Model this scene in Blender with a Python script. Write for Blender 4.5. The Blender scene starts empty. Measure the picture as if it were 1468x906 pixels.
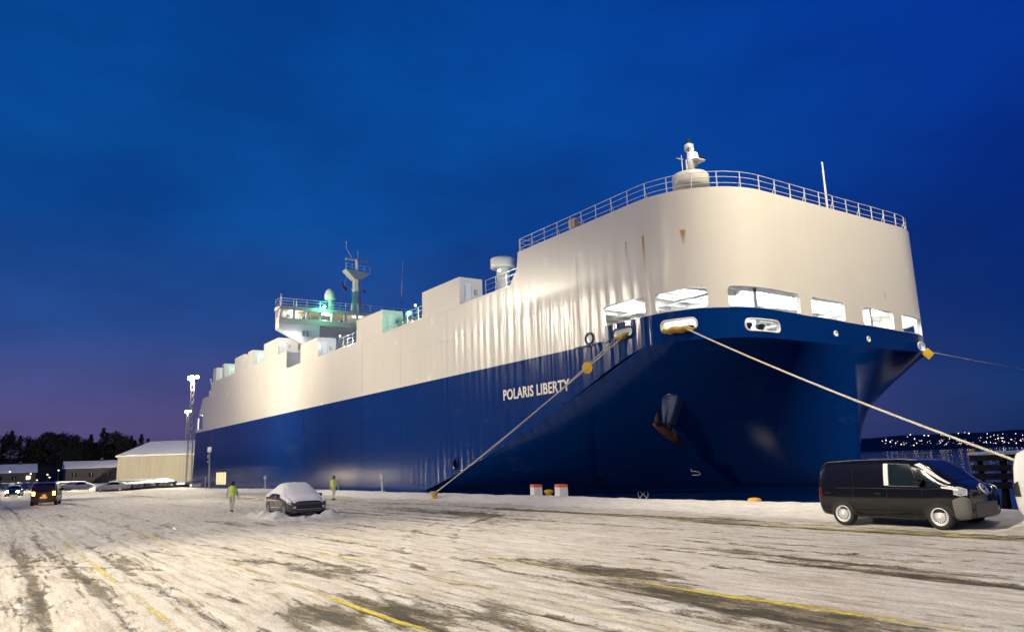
import bpy, bmesh, math, random
import numpy as np
from mathutils import Vector, Matrix, geometry
from mathutils.bvhtree import BVHTree
random.seed(7); rng = np.random.default_rng(7)
SC = bpy.context.scene; COL = SC.collection
PI = math.pi
R = math.radians

# ------------------------------------------------------------------ camera
# world: X along the quay towards the bow, Y across the quay towards the ship, quay surface z = 0
CAM_H = 2.25
cam = bpy.data.cameras.new('camera'); cam.lens = 1090 / 1468 * 36; cam.sensor_width = 36
cam.clip_start = 0.1; cam.clip_end = 9000
camo = bpy.data.objects.new('camera', cam); COL.objects.link(camo); SC.camera = camo
camo.matrix_world = Matrix.Translation((0, 0, CAM_H)) @ Matrix.Rotation(R(55.35), 4, 'Z') @ Matrix.Rotation(R(90 + 10.82), 4, 'X') @ Matrix.Rotation(R(-2.06), 4, 'Z')
CM = camo.matrix_world.to_3x3()
def ray(px, py):                     # direction through a photo pixel (1468 x 906)
    return (CM @ Vector(((px - 734) / 1090, -(py - 453) / 1090, -1))).normalized()
def on_z(px, py, z=0.0):
    d = ray(px, py); t = (z - CAM_H) / d.z; return Vector((0, 0, CAM_H)) + d * t
def on_y(px, py, y):
    d = ray(px, py); t = y / d.y; return Vector((0, 0, CAM_H)) + d * t
def on_x(px, py, x):
    d = ray(px, py); t = x / d.x; return Vector((0, 0, CAM_H)) + d * t

SC.render.engine = 'CYCLES'
SC.view_settings.view_transform = 'Standard'; SC.view_settings.look = 'None'
SC.view_settings.exposure = 0.0; SC.view_settings.gamma = 1.0
SC.cycles.max_bounces = 6; SC.cycles.transparent_max_bounces = 8
SC.cycles.sample_clamp_indirect = 4.0
SC.cycles.use_denoising = True

# ------------------------------------------------------------------ dusk sky
W = bpy.data.worlds.new('World'); SC.world = W; W.use_nodes = True
nt = W.node_tree; nt.nodes.clear()
def wn(t, **k):
    n = nt.nodes.new(t)
    for a, b in k.items(): setattr(n, a, b)
    return n
out = wn('ShaderNodeOutputWorld'); bg = wn('ShaderNodeBackground'); nt.links.new(bg.outputs[0], out.inputs[0])
tc = wn('ShaderNodeTexCoord'); sep = wn('ShaderNodeSeparateXYZ'); nt.links.new(tc.outputs['Generated'], sep.inputs[0])
def ramp(nodes, stops):
    r = nodes.new('ShaderNodeValToRGB'); e = r.color_ramp.elements
    while len(e) < len(stops): e.new(0.5)
    for i, (p, c) in enumerate(stops): e[i].position = p; e[i].color = (*c, 1)
    return r
west = ramp(nt.nodes, [(0.0, (.060, .055, .150)), (0.07, (.055, .055, .185)), (0.17, (.013, .054, .235)), (0.30, (.0012, .060, .285)), (0.5, (.0005, .066, .305)), (0.75, (.0004, .034, .18)), (1.0, (.0003, .018, .10))])
east = ramp(nt.nodes, [(0.0, (.001, .017, .085)), (0.06, (.0006, .026, .130)), (0.15, (.0004, .019, .145)), (0.3, (.0004, .021, .205)), (0.5, (.0006, .036, .315)), (0.75, (.0004, .022, .18)), (1.0, (.0003, .014, .10))])
nt.links.new(sep.outputs[2], west.inputs[0]); nt.links.new(sep.outputs[2], east.inputs[0])
az = wn('ShaderNodeMapRange'); az.inputs[1].default_value = -0.92; az.inputs[2].default_value = -0.35; nt.links.new(sep.outputs[0], az.inputs[0])
mixs = wn('ShaderNodeMix', data_type='RGBA'); nt.links.new(az.outputs[0], mixs.inputs[0]); nt.links.new(west.outputs[0], mixs.inputs[6]); nt.links.new(east.outputs[0], mixs.inputs[7])
cn = wn('ShaderNodeTexNoise'); cn.inputs['Scale'].default_value = 2.6; cn.inputs['Detail'].default_value = 5; cn.inputs['Roughness'].default_value = .55
mp = wn('ShaderNodeMapping'); mp.inputs['Scale'].default_value = (1, 1, 2.4); nt.links.new(tc.outputs['Generated'], mp.inputs[0]); nt.links.new(mp.outputs[0], cn.inputs['Vector'])
cr = ramp(nt.nodes, [(0.35, (.80, .80, .86)), (0.70, (1.5, 1.32, 1.22))]); nt.links.new(cn.outputs['Fac'], cr.inputs[0])
mul = wn('ShaderNodeMix', data_type='RGBA', blend_type='MULTIPLY'); mul.inputs[0].default_value = 1
nt.links.new(mixs.outputs[2], mul.inputs[6]); nt.links.new(cr.outputs[0], mul.inputs[7])
# a faint Nishita twilight under the gradient
sky = wn('ShaderNodeTexSky', sky_type='NISHITA'); sky.sun_disc = False; sky.sun_elevation = R(-4.5); sky.sun_rotation = R(290)
add = wn('ShaderNodeMix', data_type='RGBA', blend_type='ADD'); add.inputs[0].default_value = 0.06
nt.links.new(mul.outputs[2], add.inputs[6]); nt.links.new(sky.outputs[0], add.inputs[7])
nt.links.new(add.outputs[2], bg.inputs[0]); bg.inputs[1].default_value = 1.0

# ------------------------------------------------------------------ materials
MATS = {}
def mat(name, col, rough=.5, metal=0., emit=None, estr=0., spec=.5, coat=0., noise=None, bump=None, alpha=1.):
    """noise=(scale, amount[, stretch]) mottles the base colour; bump=(scale, strength[, stretch])"""
    if name in MATS: return MATS[name]
    m = bpy.data.materials.new(name); m.use_nodes = True; n = m.node_tree; b = n.nodes['Principled BSDF']
    b.inputs['Base Color'].default_value = (*col, 1); b.inputs['Roughness'].default_value = rough; b.inputs['Metallic'].default_value = metal
    b.inputs['Specular IOR Level'].default_value = spec; b.inputs['Coat Weight'].default_value = coat; b.inputs['Coat Roughness'].default_value = .06
    b.inputs['Alpha'].default_value = alpha
    if emit: b.inputs['Emission Color'].default_value = (*emit, 1); b.inputs['Emission Strength'].default_value = estr
    if noise or bump: t = n.nodes.new('ShaderNodeTexCoord')
    def tex(s, stretch):
        mpn = n.nodes.new('ShaderNodeMapping'); mpn.inputs['Scale'].default_value = stretch; n.links.new(t.outputs['Object'], mpn.inputs[0])
        x = n.nodes.new('ShaderNodeTexNoise'); x.inputs['Scale'].default_value = s; x.inputs['Detail'].default_value = 6; x.inputs['Roughness'].default_value = .6
        n.links.new(mpn.outputs[0], x.inputs['Vector']); return x
    if noise:
        x = tex(noise[0], noise[2] if len(noise) > 2 else (1, 1, 1)); a = noise[1]
        r = ramp(n.nodes, [(.3, tuple(c * (1 - a) for c in col)), (.7, tuple(min(1, c * (1 + a)) for c in col))])
        n.links.new(x.outputs['Fac'], r.inputs[0]); n.links.new(r.outputs[0], b.inputs['Base Color'])
    if bump:
        x = tex(bump[0], bump[2] if len(bump) > 2 else (1, 1, 1)); bp = n.nodes.new('ShaderNodeBump'); bp.inputs['Strength'].default_value = bump[1]; bp.inputs['Distance'].default_value = .05
        n.links.new(x.outputs['Fac'], bp.inputs['Height']); n.links.new(bp.outputs[0], b.inputs['Normal'])
    MATS[name] = m; return m

def hull_paint(name, col, rough, dirt, rip_x0, rip_x1, amp):
    """gloss paint on plating: vertical dents between the frames, strongest near the bow, faint streaks, weld seams"""
    m = bpy.data.materials.new(name); m.use_nodes = True; n = m.node_tree; b = n.nodes['Principled BSDF']; L = n.links.new
    def nd(t, **k):
        x = n.nodes.new(t)
        for a, v in k.items(): setattr(x, a, v)
        return x
    def math_(op, a, c=None):
        x = nd('ShaderNodeMath', operation=op)
        for i, v in enumerate((a, c)):
            if v is None: continue
            if isinstance(v, (int, float)): x.inputs[i].default_value = v
            else: L(v, x.inputs[i])
        return x.outputs[0]
    tc = nd('ShaderNodeTexCoord'); sx = nd('ShaderNodeSeparateXYZ'); L(tc.outputs['Object'], sx.inputs[0])
    def noise(scale, sc, det=4, rough_=.5):
        mpn = nd('ShaderNodeMapping'); mpn.inputs['Scale'].default_value = sc; L(tc.outputs['Object'], mpn.inputs[0])
        x = nd('ShaderNodeTexNoise'); x.inputs['Scale'].default_value = scale; x.inputs['Detail'].default_value = det; x.inputs['Roughness'].default_value = rough_
        L(mpn.outputs[0], x.inputs['Vector']); return x.outputs['Fac']
    b.inputs['Specular IOR Level'].default_value = .32
    # ripple
    wv = math_('SINE', math_('MULTIPLY', math_('ADD', sx.outputs[0], math_('MULTIPLY', noise(.5, (1, 1, .2), 2), .9)), 2 * PI / .95))
    r1 = noise(1.25, (1, 1, .10), 3)
    r2 = noise(.7, (1, 1, .35), 2)
    h = math_('ADD', math_('MULTIPLY', wv, .20), math_('ADD', math_('MULTIPLY', r1, 1.3), math_('MULTIPLY', r2, .35)))
    mk = nd('ShaderNodeMapRange', interpolation_type='SMOOTHSTEP'); mk.inputs[1].default_value = rip_x0; mk.inputs[2].default_value = rip_x1; mk.inputs[3].default_value = .025
    L(sx.outputs[0], mk.inputs[0])
    my = nd('ShaderNodeMapRange', interpolation_type='SMOOTHSTEP'); my.inputs[1].default_value = 30.05; my.inputs[2].default_value = 31.2; my.inputs[3].default_value = 1; my.inputs[4].default_value = .05; L(sx.outputs[1], my.inputs[0])
    # smooth above z = 12
    mz = nd('ShaderNodeMapRange', interpolation_type='SMOOTHSTEP'); mz.inputs[1].default_value = 11.8; mz.inputs[2].default_value = 13.2; mz.inputs[3].default_value = 1; mz.inputs[4].default_value = .16
    L(sx.outputs[2], mz.inputs[0])
    bp = nd('ShaderNodeBump'); bp.inputs['Distance'].default_value = amp; L(math_('MULTIPLY', math_('MULTIPLY', math_('MULTIPLY', h, mk.outputs[0]), mz.outputs[0]), my.outputs[0]), bp.inputs['Height']); L(bp.outputs[0], b.inputs['Normal'])
    # colour: base, streaks, dirt
    st = noise(2.0, (1, 1, .06), 5, .65); bl = noise(.35, (1, 1, 1), 5, .6)
    c1 = ramp(n.nodes, [(.38, tuple(c * (1 - dirt) for c in col)), (.62, col)]); L(st, c1.inputs[0])
    c2 = ramp(n.nodes, [(.2, (.975, .975, .975)), (.8, (1.0, 1.0, 1.0))]); L(bl, c2.inputs[0])
    mx = nd('ShaderNodeMix', data_type='RGBA', blend_type='MULTIPLY'); mx.inputs[0].default_value = 1; L(c1.outputs[0], mx.inputs[6]); L(c2.outputs[0], mx.inputs[7])
    if dirt > .03:                    # pale scuffs where fenders and the ramp have rubbed
        sc_ = noise(.30, (1, 1, 2.2), 6, .65); s2 = noise(3.5, (.6, 1, 1.4), 5, .7)
        zone = nd('ShaderNodeMapRange', interpolation_type='SMOOTHSTEP'); zone.inputs[1].default_value = -92; zone.inputs[2].default_value = -108; L(sx.outputs[0], zone.inputs[0])
        low = nd('ShaderNodeMapRange', interpolation_type='SMOOTHSTEP'); low.inputs[1].default_value = 3.4; low.inputs[2].default_value = 2.2; L(sx.outputs[2], low.inputs[0])
        k0 = ramp(n.nodes, [(.56, (0, 0, 0)), (.70, (1, 1, 1))]); L(sc_, k0.inputs[0]); k1 = ramp(n.nodes, [(.40, (0, 0, 0)), (.62, (1, 1, 1))]); L(s2, k1.inputs[0])
        fac = math_('MULTIPLY', math_('MAXIMUM', math_('MULTIPLY', math_('MULTIPLY', zone.outputs[0], low.outputs[0]), .55), math_('MULTIPLY', k0.outputs[0], .10)), k1.outputs[0])
        ms = nd('ShaderNodeMix', data_type='RGBA'); L(fac, ms.inputs[0]); L(mx.outputs[2], ms.inputs[6]); ms.inputs[7].default_value = (.24, .25, .36, 1); mx = ms
    L(mx.outputs[2], b.inputs['Base Color'])
    rr = ramp(n.nodes, [(.2, (rough * .95,) * 3), (.8, (min(1, rough * 1.08),) * 3)]); L(bl, rr.inputs[0]); L(rr.outputs[0], b.inputs['Roughness'])
    MATS[name] = m; return m

M_white = hull_paint('ship_cream_paint', (.79, .745, .64), .26, .02, -64, -44, .068)
M_blue = hull_paint('ship_blue_paint', (.0008, .028, .158), .17, .04, -64, -44, .070)
M_white2 = mat('white_deck_paint', (.80, .79, .75), .45, noise=(1.5, .06))
M_deck = mat('deck_grey', (.22, .24, .22), .7, noise=(1.2, .2))
M_dark = mat('black_steel', (.02, .02, .022), .5)
M_glassdark = mat('dark_glass', (.01, .012, .014), .06, spec=.7)
M_rail = mat('rail_white', (.78, .76, .70), .4)
M_rust = mat('rusty_iron', (.055, .022, .011), .7, noise=(6, .5))
M_yel = mat('yellow_paint', (.75, .47, .02), .5, noise=(6, .15))
M_rope = mat('rope', (.60, .54, .42), .85, noise=(14, .15), bump=(40, .5))
M_sleeve = mat('chafe_sleeve_cloth', (.46, .29, .06), .85, noise=(5, .3), bump=(9, .6))
M_snow = mat('snow', (.82, .81, .79), .75, noise=(2.5, .06), bump=(6, .5))
M_letter = mat('letter_white', (.80, .77, .68), .5, noise=(5, .08))
M_conc = mat('concrete', (.34, .33, .31), .85, noise=(3, .2), bump=(15, .3))
M_orange = mat('orange_paint', (.80, .14, .03), .5)
M_whiteplastic = mat('white_plastic', (.78, .77, .74), .5)
M_lamp = mat('lamp_white', (1, 1, 1), .4, emit=(1, .93, .82), estr=60)
M_lampcold = mat('lamp_cold', (1, 1, 1), .4, emit=(.88, .97, 1), estr=25)
M_green = mat('lamp_green', (.1, 1, .5), .4, emit=(.08, 1, .42), estr=60)
M_galv = mat('galvanised', (.42, .42, .41), .45, metal=.6, noise=(4, .12))

# ------------------------------------------------------------------ mesh helpers
class MB:
    def __init__(s): s.v = []; s.f = []
    def add(s, vs, fs):
        o = len(s.v); s.v += [tuple(p) for p in vs]; s.f += [tuple(i + o for i in f) for f in fs]; return s
    def box(s, x0, x1, y0, y1, z0, z1, M=None):
        p = [Vector((x, y, z)) for z in (z0, z1) for y in (y0, y1) for x in (x0, x1)]
        if M is not None: p = [M @ q for q in p]
        return s.add(p, [(0, 2, 3, 1), (4, 5, 7, 6), (0, 1, 5, 4), (2, 6, 7, 3), (0, 4, 6, 2), (1, 3, 7, 5)])
    def bbox(s, x0, x1, y0, y1, z0, z1, b, M=None):     # box with chamfered vertical + top edges
        o = [(x0 + b, y0), (x1 - b, y0), (x1, y0 + b), (x1, y1 - b), (x1 - b, y1), (x0 + b, y1), (x0, y1 - b), (x0, y0 + b)]
        i = [(x0 + b, y0 + b), (x1 - b, y0 + b), (x1 - b, y0 + b), (x1 - b, y1 - b), (x1 - b, y1 - b), (x0 + b, y1 - b), (x0 + b, y1 - b), (x0 + b, y0 + b)]
        p = [Vector((*q, z0)) for q in o] + [Vector((*q, z1 - b)) for q in o] + [Vector((*q, z1)) for q in i]
        if M is not None: p = [M @ q for q in p]
        f = [(k, (k + 1) % 8, 8 + (k + 1) % 8, 8 + k) for k in range(8)] + [(8 + k, 8 + (k + 1) % 8, 16 + (k + 1) % 8, 16 + k) for k in range(8)] + [tuple(range(7, -1, -1)), (16, 18, 20, 22)]
        return s.add(p, f)
    def tube(s, pts, r, n=8, cap=True):
        pts = [Vector(p) for p in pts]; k = len(pts); rr = r if isinstance(r, (list, tuple)) else [r] * k
        vs = []; up = None
        for i, p in enumerate(pts):
            t = (pts[min(i + 1, k - 1)] - pts[max(i - 1, 0)]).normalized()
            if up is None: up = Vector((0, 0, 1)) if abs(t.z) < .9 else Vector((1, 0, 0))
            a = t.cross(up).normalized(); b = a.cross(t).normalized(); up = b
            vs += [p + (a * math.cos(2 * PI * j / n) + b * math.sin(2 * PI * j / n)) * rr[i] for j in range(n)]
        fs = [(i * n + j, i * n + (j + 1) % n, (i + 1) * n + (j + 1) % n, (i + 1) * n + j) for i in range(k - 1) for j in range(n)]
        if cap: fs += [tuple(range(n - 1, -1, -1)), tuple((k - 1) * n + j for j in range(n))]
        return s.add(vs, fs)
    def lathe(s, prof, n=20, c=(0, 0, 0), M=None):      # prof: (r, z) pairs
        vs = [Vector((r * math.cos(2 * PI * j / n), r * math.sin(2 * PI * j / n), z)) for r, z in prof for j in range(n)]
        if M is not None: vs = [M @ v for v in vs]
        vs = [v + Vector(c) for v in vs]; k = len(prof)
        fs = [(i * n + j, i * n + (j + 1) % n, (i + 1) * n + (j + 1) % n, (i + 1) * n + j) for i in range(k - 1) for j in range(n)]
        fs += [tuple(range(n - 1, -1, -1)), tuple((k - 1) * n + j for j in range(n))]
        return s.add(vs, fs)
    def prism(s, poly, y0, y1, axis='y'):               # polygon in (a,b) extruded along an axis
        def P(a, b, d): return {'y': (a, d, b), 'x': (d, a, b), 'z': (a, b, d)}[axis]
        k = len(poly)
        return s.add([P(a, b, y0) for a, b in poly] + [P(a, b, y1) for a, b in poly],
                     [tuple(range(k - 1, -1, -1)), tuple(range(k, 2 * k))] + [(i, (i + 1) % k, k + (i + 1) % k, k + i) for i in range(k)])
    def build(s, name, m, parent=None, smooth=False, fix=True):
        me = bpy.data.meshes.new(name); me.from_pydata(s.v, [], s.f)
        if fix:
            bm = bmesh.new(); bm.from_mesh(me); bmesh.ops.recalc_face_normals(bm, faces=bm.faces[:]); bm.to_mesh(me); bm.free()
        if smooth: me.polygons.foreach_set('use_smooth', [True] * len(me.polygons))
        me.update(); me.materials.append(m)
        o = bpy.data.objects.new(name, me); COL.objects.link(o)
        if parent: attach(o, parent)
        return o
WROOT = {}                       # things whose parts are written in world coordinates
def attach(o, parent):
    o.parent = parent
    if parent.name in WROOT: o.matrix_parent_inverse = WROOT[parent.name]
def world_thing(*a, **k):
    e = thing(*a, **k); WROOT[e.name] = (Matrix.Translation(e.location) @ Matrix.Rotation(e.rotation_euler.z, 4, 'Z')).inverted(); return e
def thing(name, label, cat, loc=(0, 0, 0), rz=0, group=None):
    e = bpy.data.objects.new(name, None); e.empty_display_size = .3; COL.objects.link(e); e.location = loc; e.rotation_euler = (0, 0, rz)
    return tag(e, label, cat, group)
def tag(o, label=None, cat=None, group=None, kind=None):
    if label: o['label'] = label
    if cat: o['category'] = cat
    if group: o['group'] = group
    if kind: o['kind'] = kind
    return o
def copy_tree(o, parent=None):
    c = o.copy(); COL.objects.link(c); c.parent = parent
    for ch in list(o.children): copy_tree(ch, c)
    return c
def lamp(name, kind, loc, energy, col, parent=None, size=.3, target=None, cone=None, blend=.6):
    l = bpy.data.lights.new(name, kind); l.energy = energy; l.color = col
    if kind in ('POINT', 'SPOT'): l.shadow_soft_size = size
    if cone: l.spot_size = R(cone); l.spot_blend = blend
    o = bpy.data.objects.new(name, l); COL.objects.link(o); o.location = loc
    if target is not None: o.rotation_euler = (Vector(target) - Vector(loc)).to_track_quat('-Z', 'Y').to_euler()
    if parent: attach(o, parent)
    return o

# ------------------------------------------------------------------ floodlight masts (the yard's light)
def lattice_mast(loc, h, label, n_heads=6, aim=None, energy=0, cone=110, blend=.8, col=(1, .89, .68), squash=1., group='floodlight masts of the port yard'):
    t = thing('floodlight_mast', label, 'lamp mast', loc, 0, group)
    w0, w1 = .55, .28
    m = MB()
    for sx in (-1, 1):
        for sy in (-1, 1): m.tube([(sx * w0, sy * w0, 0), (sx * w1, sy * w1, h)], .06, 6)
    m.build('mast_leg', M_galv, t)
    m = MB(); k = int(h / 1.3)
    for i in range(k):
        a, b = i / k, (i + 1) / k; wa, wb = w0 + (w1 - w0) * a, w0 + (w1 - w0) * b; za, zb = a * h, b * h
        c = [(-1, -1), (1, -1), (1, 1), (-1, 1)]
        for j in range(4):
            p, q = c[j], c[(j + 1) % 4]
            m.tube([(p[0] * wa, p[1] * wa, za), (q[0] * wb, q[1] * wb, zb)], .03, 4, False)
    m.build('lattice_bracing', M_galv, t)
    MB().box(-1.5, 1.5, -.5, .5, h, h + .12).build('lamp_platform', M_galv, t)
    MB().bbox(-.7, .7, -.7, .7, -.3, .5, .08).build('footing', M_conc, t)
    for i in range(n_heads):
        x = -1.35 + 2.7 * i / (n_heads - 1)
        for s in (-1, 1):
            hd = MB().box(x - .2, x + .2, s * .55 - .12, s * .55 + .12, h + .18, h + .62).build('lamp_head', M_galv, t)
            MB().box(x - .215, x + .25, s * .55 - .2, s * .55 + .2, h + .16, h + .70).build('lamp_glass', M_lamp, hd)
    if energy:
        wl = Vector(loc) + Vector((0, 0, h - .6))
        for j, (tg, e) in enumerate(aim):
            lo = lamp('floodlight', 'SPOT', (0, 0, h - .25), energy * e, col, t, .5, None, cone, blend)
            lo.rotation_euler = (Vector(tg) - wl).to_track_quat('-Z', 'Y').to_euler(); lo.scale = (squash, 1, 1)
    return t

MASTS = [
    dict(loc=(-92, -12, 0), h=25, label='tall lattice floodlight mast in the yard, opposite the middle of the ship', aim=[((-74, 30, 7), .85), ((-114, 30, 5), .9), ((-38, 30, 9), .95), ((-96, 40, 26), .9)], energy=130000, cone=70),
    dict(loc=(-4.6, 26.3, 0), h=46, label='tall lattice floodlight mast on the quay ahead of the bow', aim=[((-26, 41, 15.6), 1.0)], energy=215000, cone=92, blend=.85, squash=.38),
    dict(loc=(-26, -30, 0), h=32, label='tall lattice floodlight mast in the yard behind the marked lanes', aim=[((-8, 12, 0), 1.55), ((-40, 11, 0), .56)], energy=225000, cone=54, blend=1.),
]
for k in MASTS: lattice_mast(**k)

# ------------------------------------------------------------------ ground: snow over asphalt
def _hash(ix, iy, seed):
    h = (ix.astype(np.int64) * 374761393 + iy.astype(np.int64) * 668265263 + seed * 1442695041) & 0x7fffffff
    h = ((h ^ (h >> 13)) * 1274126177) & 0x7fffffff
    return ((h ^ (h >> 16)) & 0xffff) / 65535.0
def vnoise(x, y, seed=0):
    ix = np.floor(x); iy = np.floor(y); fx = x - ix; fy = y - iy; fx = fx * fx * (3 - 2 * fx); fy = fy * fy * (3 - 2 * fy)
    a = _hash(ix, iy, seed); b = _hash(ix + 1, iy, seed); c = _hash(ix, iy + 1, seed); d = _hash(ix + 1, iy + 1, seed)
    return (a + (b - a) * fx) * (1 - fy) + (c + (d - c) * fx) * fy
def fbm(x, y, seed=0, octv=4, gain=.5):
    s = 0; a = 1; t = 0
    for o in range(octv): s = s + a * vnoise(x * 2 ** o, y * 2 ** o, seed + o * 17); t += a; a *= gain
    return s / t
def sstep(a, b, x):
    t = np.clip((x - a) / (b - a), 0, 1); return t * t * (3 - 2 * t)
QUAY_Y = 27.5
# wet or worn places seen in the photograph: (x, y, rx, ry, amount)
BARE = [(-11.4, 5.4, 1.5, .45, 1.05), (-12.0, 4.6, 1.3, .40, .95), (-10.2, 6.6, 1.5, .25, .55), (-12.3, 10.6, 1.6, .45, .95), (-9.6, 9.7, 1.9, .5, 1.05), (-7.4, 9.4, 2.2, .55, 1.0),
        (-5.6, 9.2, 1.6, .5, .8), (-31.8, 18.2, 6.0, .9, .75), (-28, 17.0, 5.0, .5, .5), (-36, 9.2, 2.8, .28, .9), (-33, 10.0, 2, .2, .6), (-16.8, 6.3, 1.3, .35, .45), (-20, 5.6, 1.2, .35, .5),
        (-6.8, 13.7, 4.0, .20, .75), (-10, 14.4, 4, .18, .45), (-26.5, 1.2, 3.5, .22, .5), (-18, .9, 4, .2, .5), (-22, 2.0, 6, .15, .4), (-13, 20.35, 9, .34, 1.0), (-24, 20.9, 10, .30, .9), (-45, 20.6, 14, .3, .6), (-4, 20.6, 9, .45, 1.0),
        (-35, 15.5, 10, .25, .5), (-27, 12.5, 6, .18, .45), (-60, 18, 12, .8, .6), (-90, 14, 12, 1.2, .6), (-22, 23.0, 1.5, .15, .3)]
SED = (-37.0, 12.5)                                     # the snowed-in saloon
def ground_fields(x, y):
    wob = (fbm(x * .06, y * .06, 91, 3) - .5) * 1.4
    yy = y + wob * .55
    streak = fbm(x * .16, yy * 1.55, 3, 5, .55)
    fine = fbm(x * .9, yy * 4.2, 23, 3)
    blot = fbm(x * .22, y * .30, 41, 4)
    cov = .90 + (streak - .5) * .62 + (fine - .5) * .55 + (blot - .5) * .42
    h = (fbm(x * 1.1, y * 2.6, 77, 4) - .5) * .03 + (fbm(x * 3.5, y * 5, 57, 3) - .5) * .030
    # wheel tracks along the lanes
    for i, (cy, wd, am) in enumerate([(1.2, .11, .35), (1.75, .09, .25), (2.0, .10, .40), (3.35, .13, .30), (4.0, .10, .28), (6.2, .12, .30), (6.9, .14, .32), (8.5, .10, .25), (9.2, .12, .34), (11.3, .16, .30), (12.1, .12, .34), (12.9, .10, .25),
                                     (13.8, .14, .40), (14.6, .18, .38), (15.7, .16, .38), (16.5, .20, .40), (17.7, .2, .42), (18.6, .16, .38), (19.6, .16, .36), (21.0, .22, .55), (21.9, .16, .35), (-1.2, .14, .3), (-2.4, .2, .3)]):
        c = cy + (fbm(x * .05, x * 0 + i * 3.7, 300 + i, 2) - .5) * 1.1
        d = np.abs(y - c); amt = am * (.35 + .9 * vnoise(x * .12 + i * 9.1, x * 0 + i, 500 + i))
        cov = cov - amt * np.exp(-(d / wd) ** 2)
        h = h + .012 * np.exp(-((d - wd * 1.7) / .07) ** 2) * (.4 + vnoise(x * 4, y * 4, 8)) - .008 * np.exp(-(d / wd) ** 2)
    # crossing arcs of turning wheels
    for i, (cx, cy, rad, wd) in enumerate([(-40, -22, 27.5, .12), (-40, -22, 29.2, .12), (-8, 34, 25.5, .11), (-8, 34, 27.0, .11), (-30, 30, 24.5, .12), (-30, 30, 26.1, .12), (-55, 8, 9, .16), (-12, -14, 18, .1), (-12, -14, 19.5, .1)]):
        d = np.abs(np.hypot(x - cx, y - cy) - rad); cov = cov - .30 * np.exp(-(d / wd) ** 2) * (.4 + vnoise(x * .3, y * .3, 700 + i)); h = h + .010 * np.exp(-((d - .2) / .07) ** 2)
    bare = x * 0
    for (cx, cy, rx, ry, a) in BARE:
        q = ((x - cx) / rx) ** 2 + ((yy - wob * .4 - cy) / ry) ** 2
        bare = np.maximum(bare, a * np.exp(-q * .8))
    rag = .55 + .9 * fbm(x * 1.3, y * 3.4, 11, 4)
    bare = bare * rag
    cov = cov - bare * .80
    # untouched snow strip and ridge by the quay edge
    edge = 24.6 + (fbm(x * .35, x * 0, 61, 4) - .5) * .7
    strip = sstep(22.6, 23.4, y + (fbm(x * .4, y, 63, 3) - .5) * .8)
    cov = cov * (1 - strip) + strip * 1.25
    ridge = np.exp(-((y - edge) / np.where(y < edge, .95, 1.6)) ** 2) * (.25 + .16 * fbm(x * .5, y * .5, 65, 4))
    h = h + ridge + strip * .05
    # heap pushed up around the saloon
    dx, dy = x - SED[0], y - SED[1]; ca, sa = math.cos(SED_ANG), math.sin(SED_ANG)
    lx, ly = dx * ca + dy * sa, -dx * sa + dy * ca
    q = np.maximum(np.abs(lx) / 2.75, np.abs(ly) / 1.45); ring = np.exp(-((np.hypot(np.maximum(np.abs(lx) - 2.0, 0), np.maximum(np.abs(ly) - .75, 0)) - .55) / .55) ** 2)
    lump = fbm(x * 1.5, y * 1.5, 67, 5, .55)
    h = h + ring * (.08 + .34 * sstep(.25, .8, lump)); cov = cov + ring * 1.1
    h = h - bare * .01
    cov = np.clip(cov * (1 - strip) + np.minimum(cov, 1.3) * strip, 0, 1.3); h = h + .02 * sstep(.3, .8, cov)
    return h, cov, np.clip(bare, 0, 1.3)
SED_ANG = R(-3)
def axis(a, b, fine0, fine1, st, grow):
    v = list(np.arange(fine0, fine1, st)); s = st; x = fine0
    lo = []
    while x > a: s = min(s * grow, 12); x -= s; lo.append(max(x, a))
    s = st; x = v[-1]; hi = []
    while x < b: s = min(s * grow, 12); x += s; hi.append(min(x, b))
    return np.array(lo[::-1] + v + hi)
gx = axis(-640, 90, -42, 0, .08, 1.025); gy = axis(-220, QUAY_Y, -1, 25.6, .075, 1.08)
GX, GY = np.meshgrid(gx, gy); hh, cc, bb = ground_fields(GX, GY)
far = sstep(70, 140, np.abs(GX)); hh = hh * (1 - far)
hh[-1, :] = np.minimum(hh[-1, :], .05)
nx, ny = len(gx), len(gy)
co = np.stack([GX, GY, hh], -1).reshape(-1, 3)
idx = np.arange(nx * ny).reshape(ny, nx); fc = np.stack([idx[:-1, :-1], idx[:-1, 1:], idx[1:, 1:], idx[1:, :-1]], -1).reshape(-1, 4)
me = bpy.data.meshes.new('ground'); me.vertices.add(len(co)); me.vertices.foreach_set('co', co.ravel()); me.loops.add(fc.size); me.loops.foreach_set('vertex_index', fc.ravel())
me.polygons.add(len(fc)); me.polygons.foreach_set('loop_start', np.arange(0, fc.size, 4)); me.polygons.foreach_set('loop_total', np.full(len(fc), 4)); me.polygons.foreach_set('use_smooth', np.ones(len(fc), bool))
me.update(); me.validate()
for nm, arr in (('snow_cover', cc), ('bare', bb)):
    at = me.attributes.new(nm, 'FLOAT', 'POINT'); at.data.foreach_set('value', arr.ravel().astype(np.float32))
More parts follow.
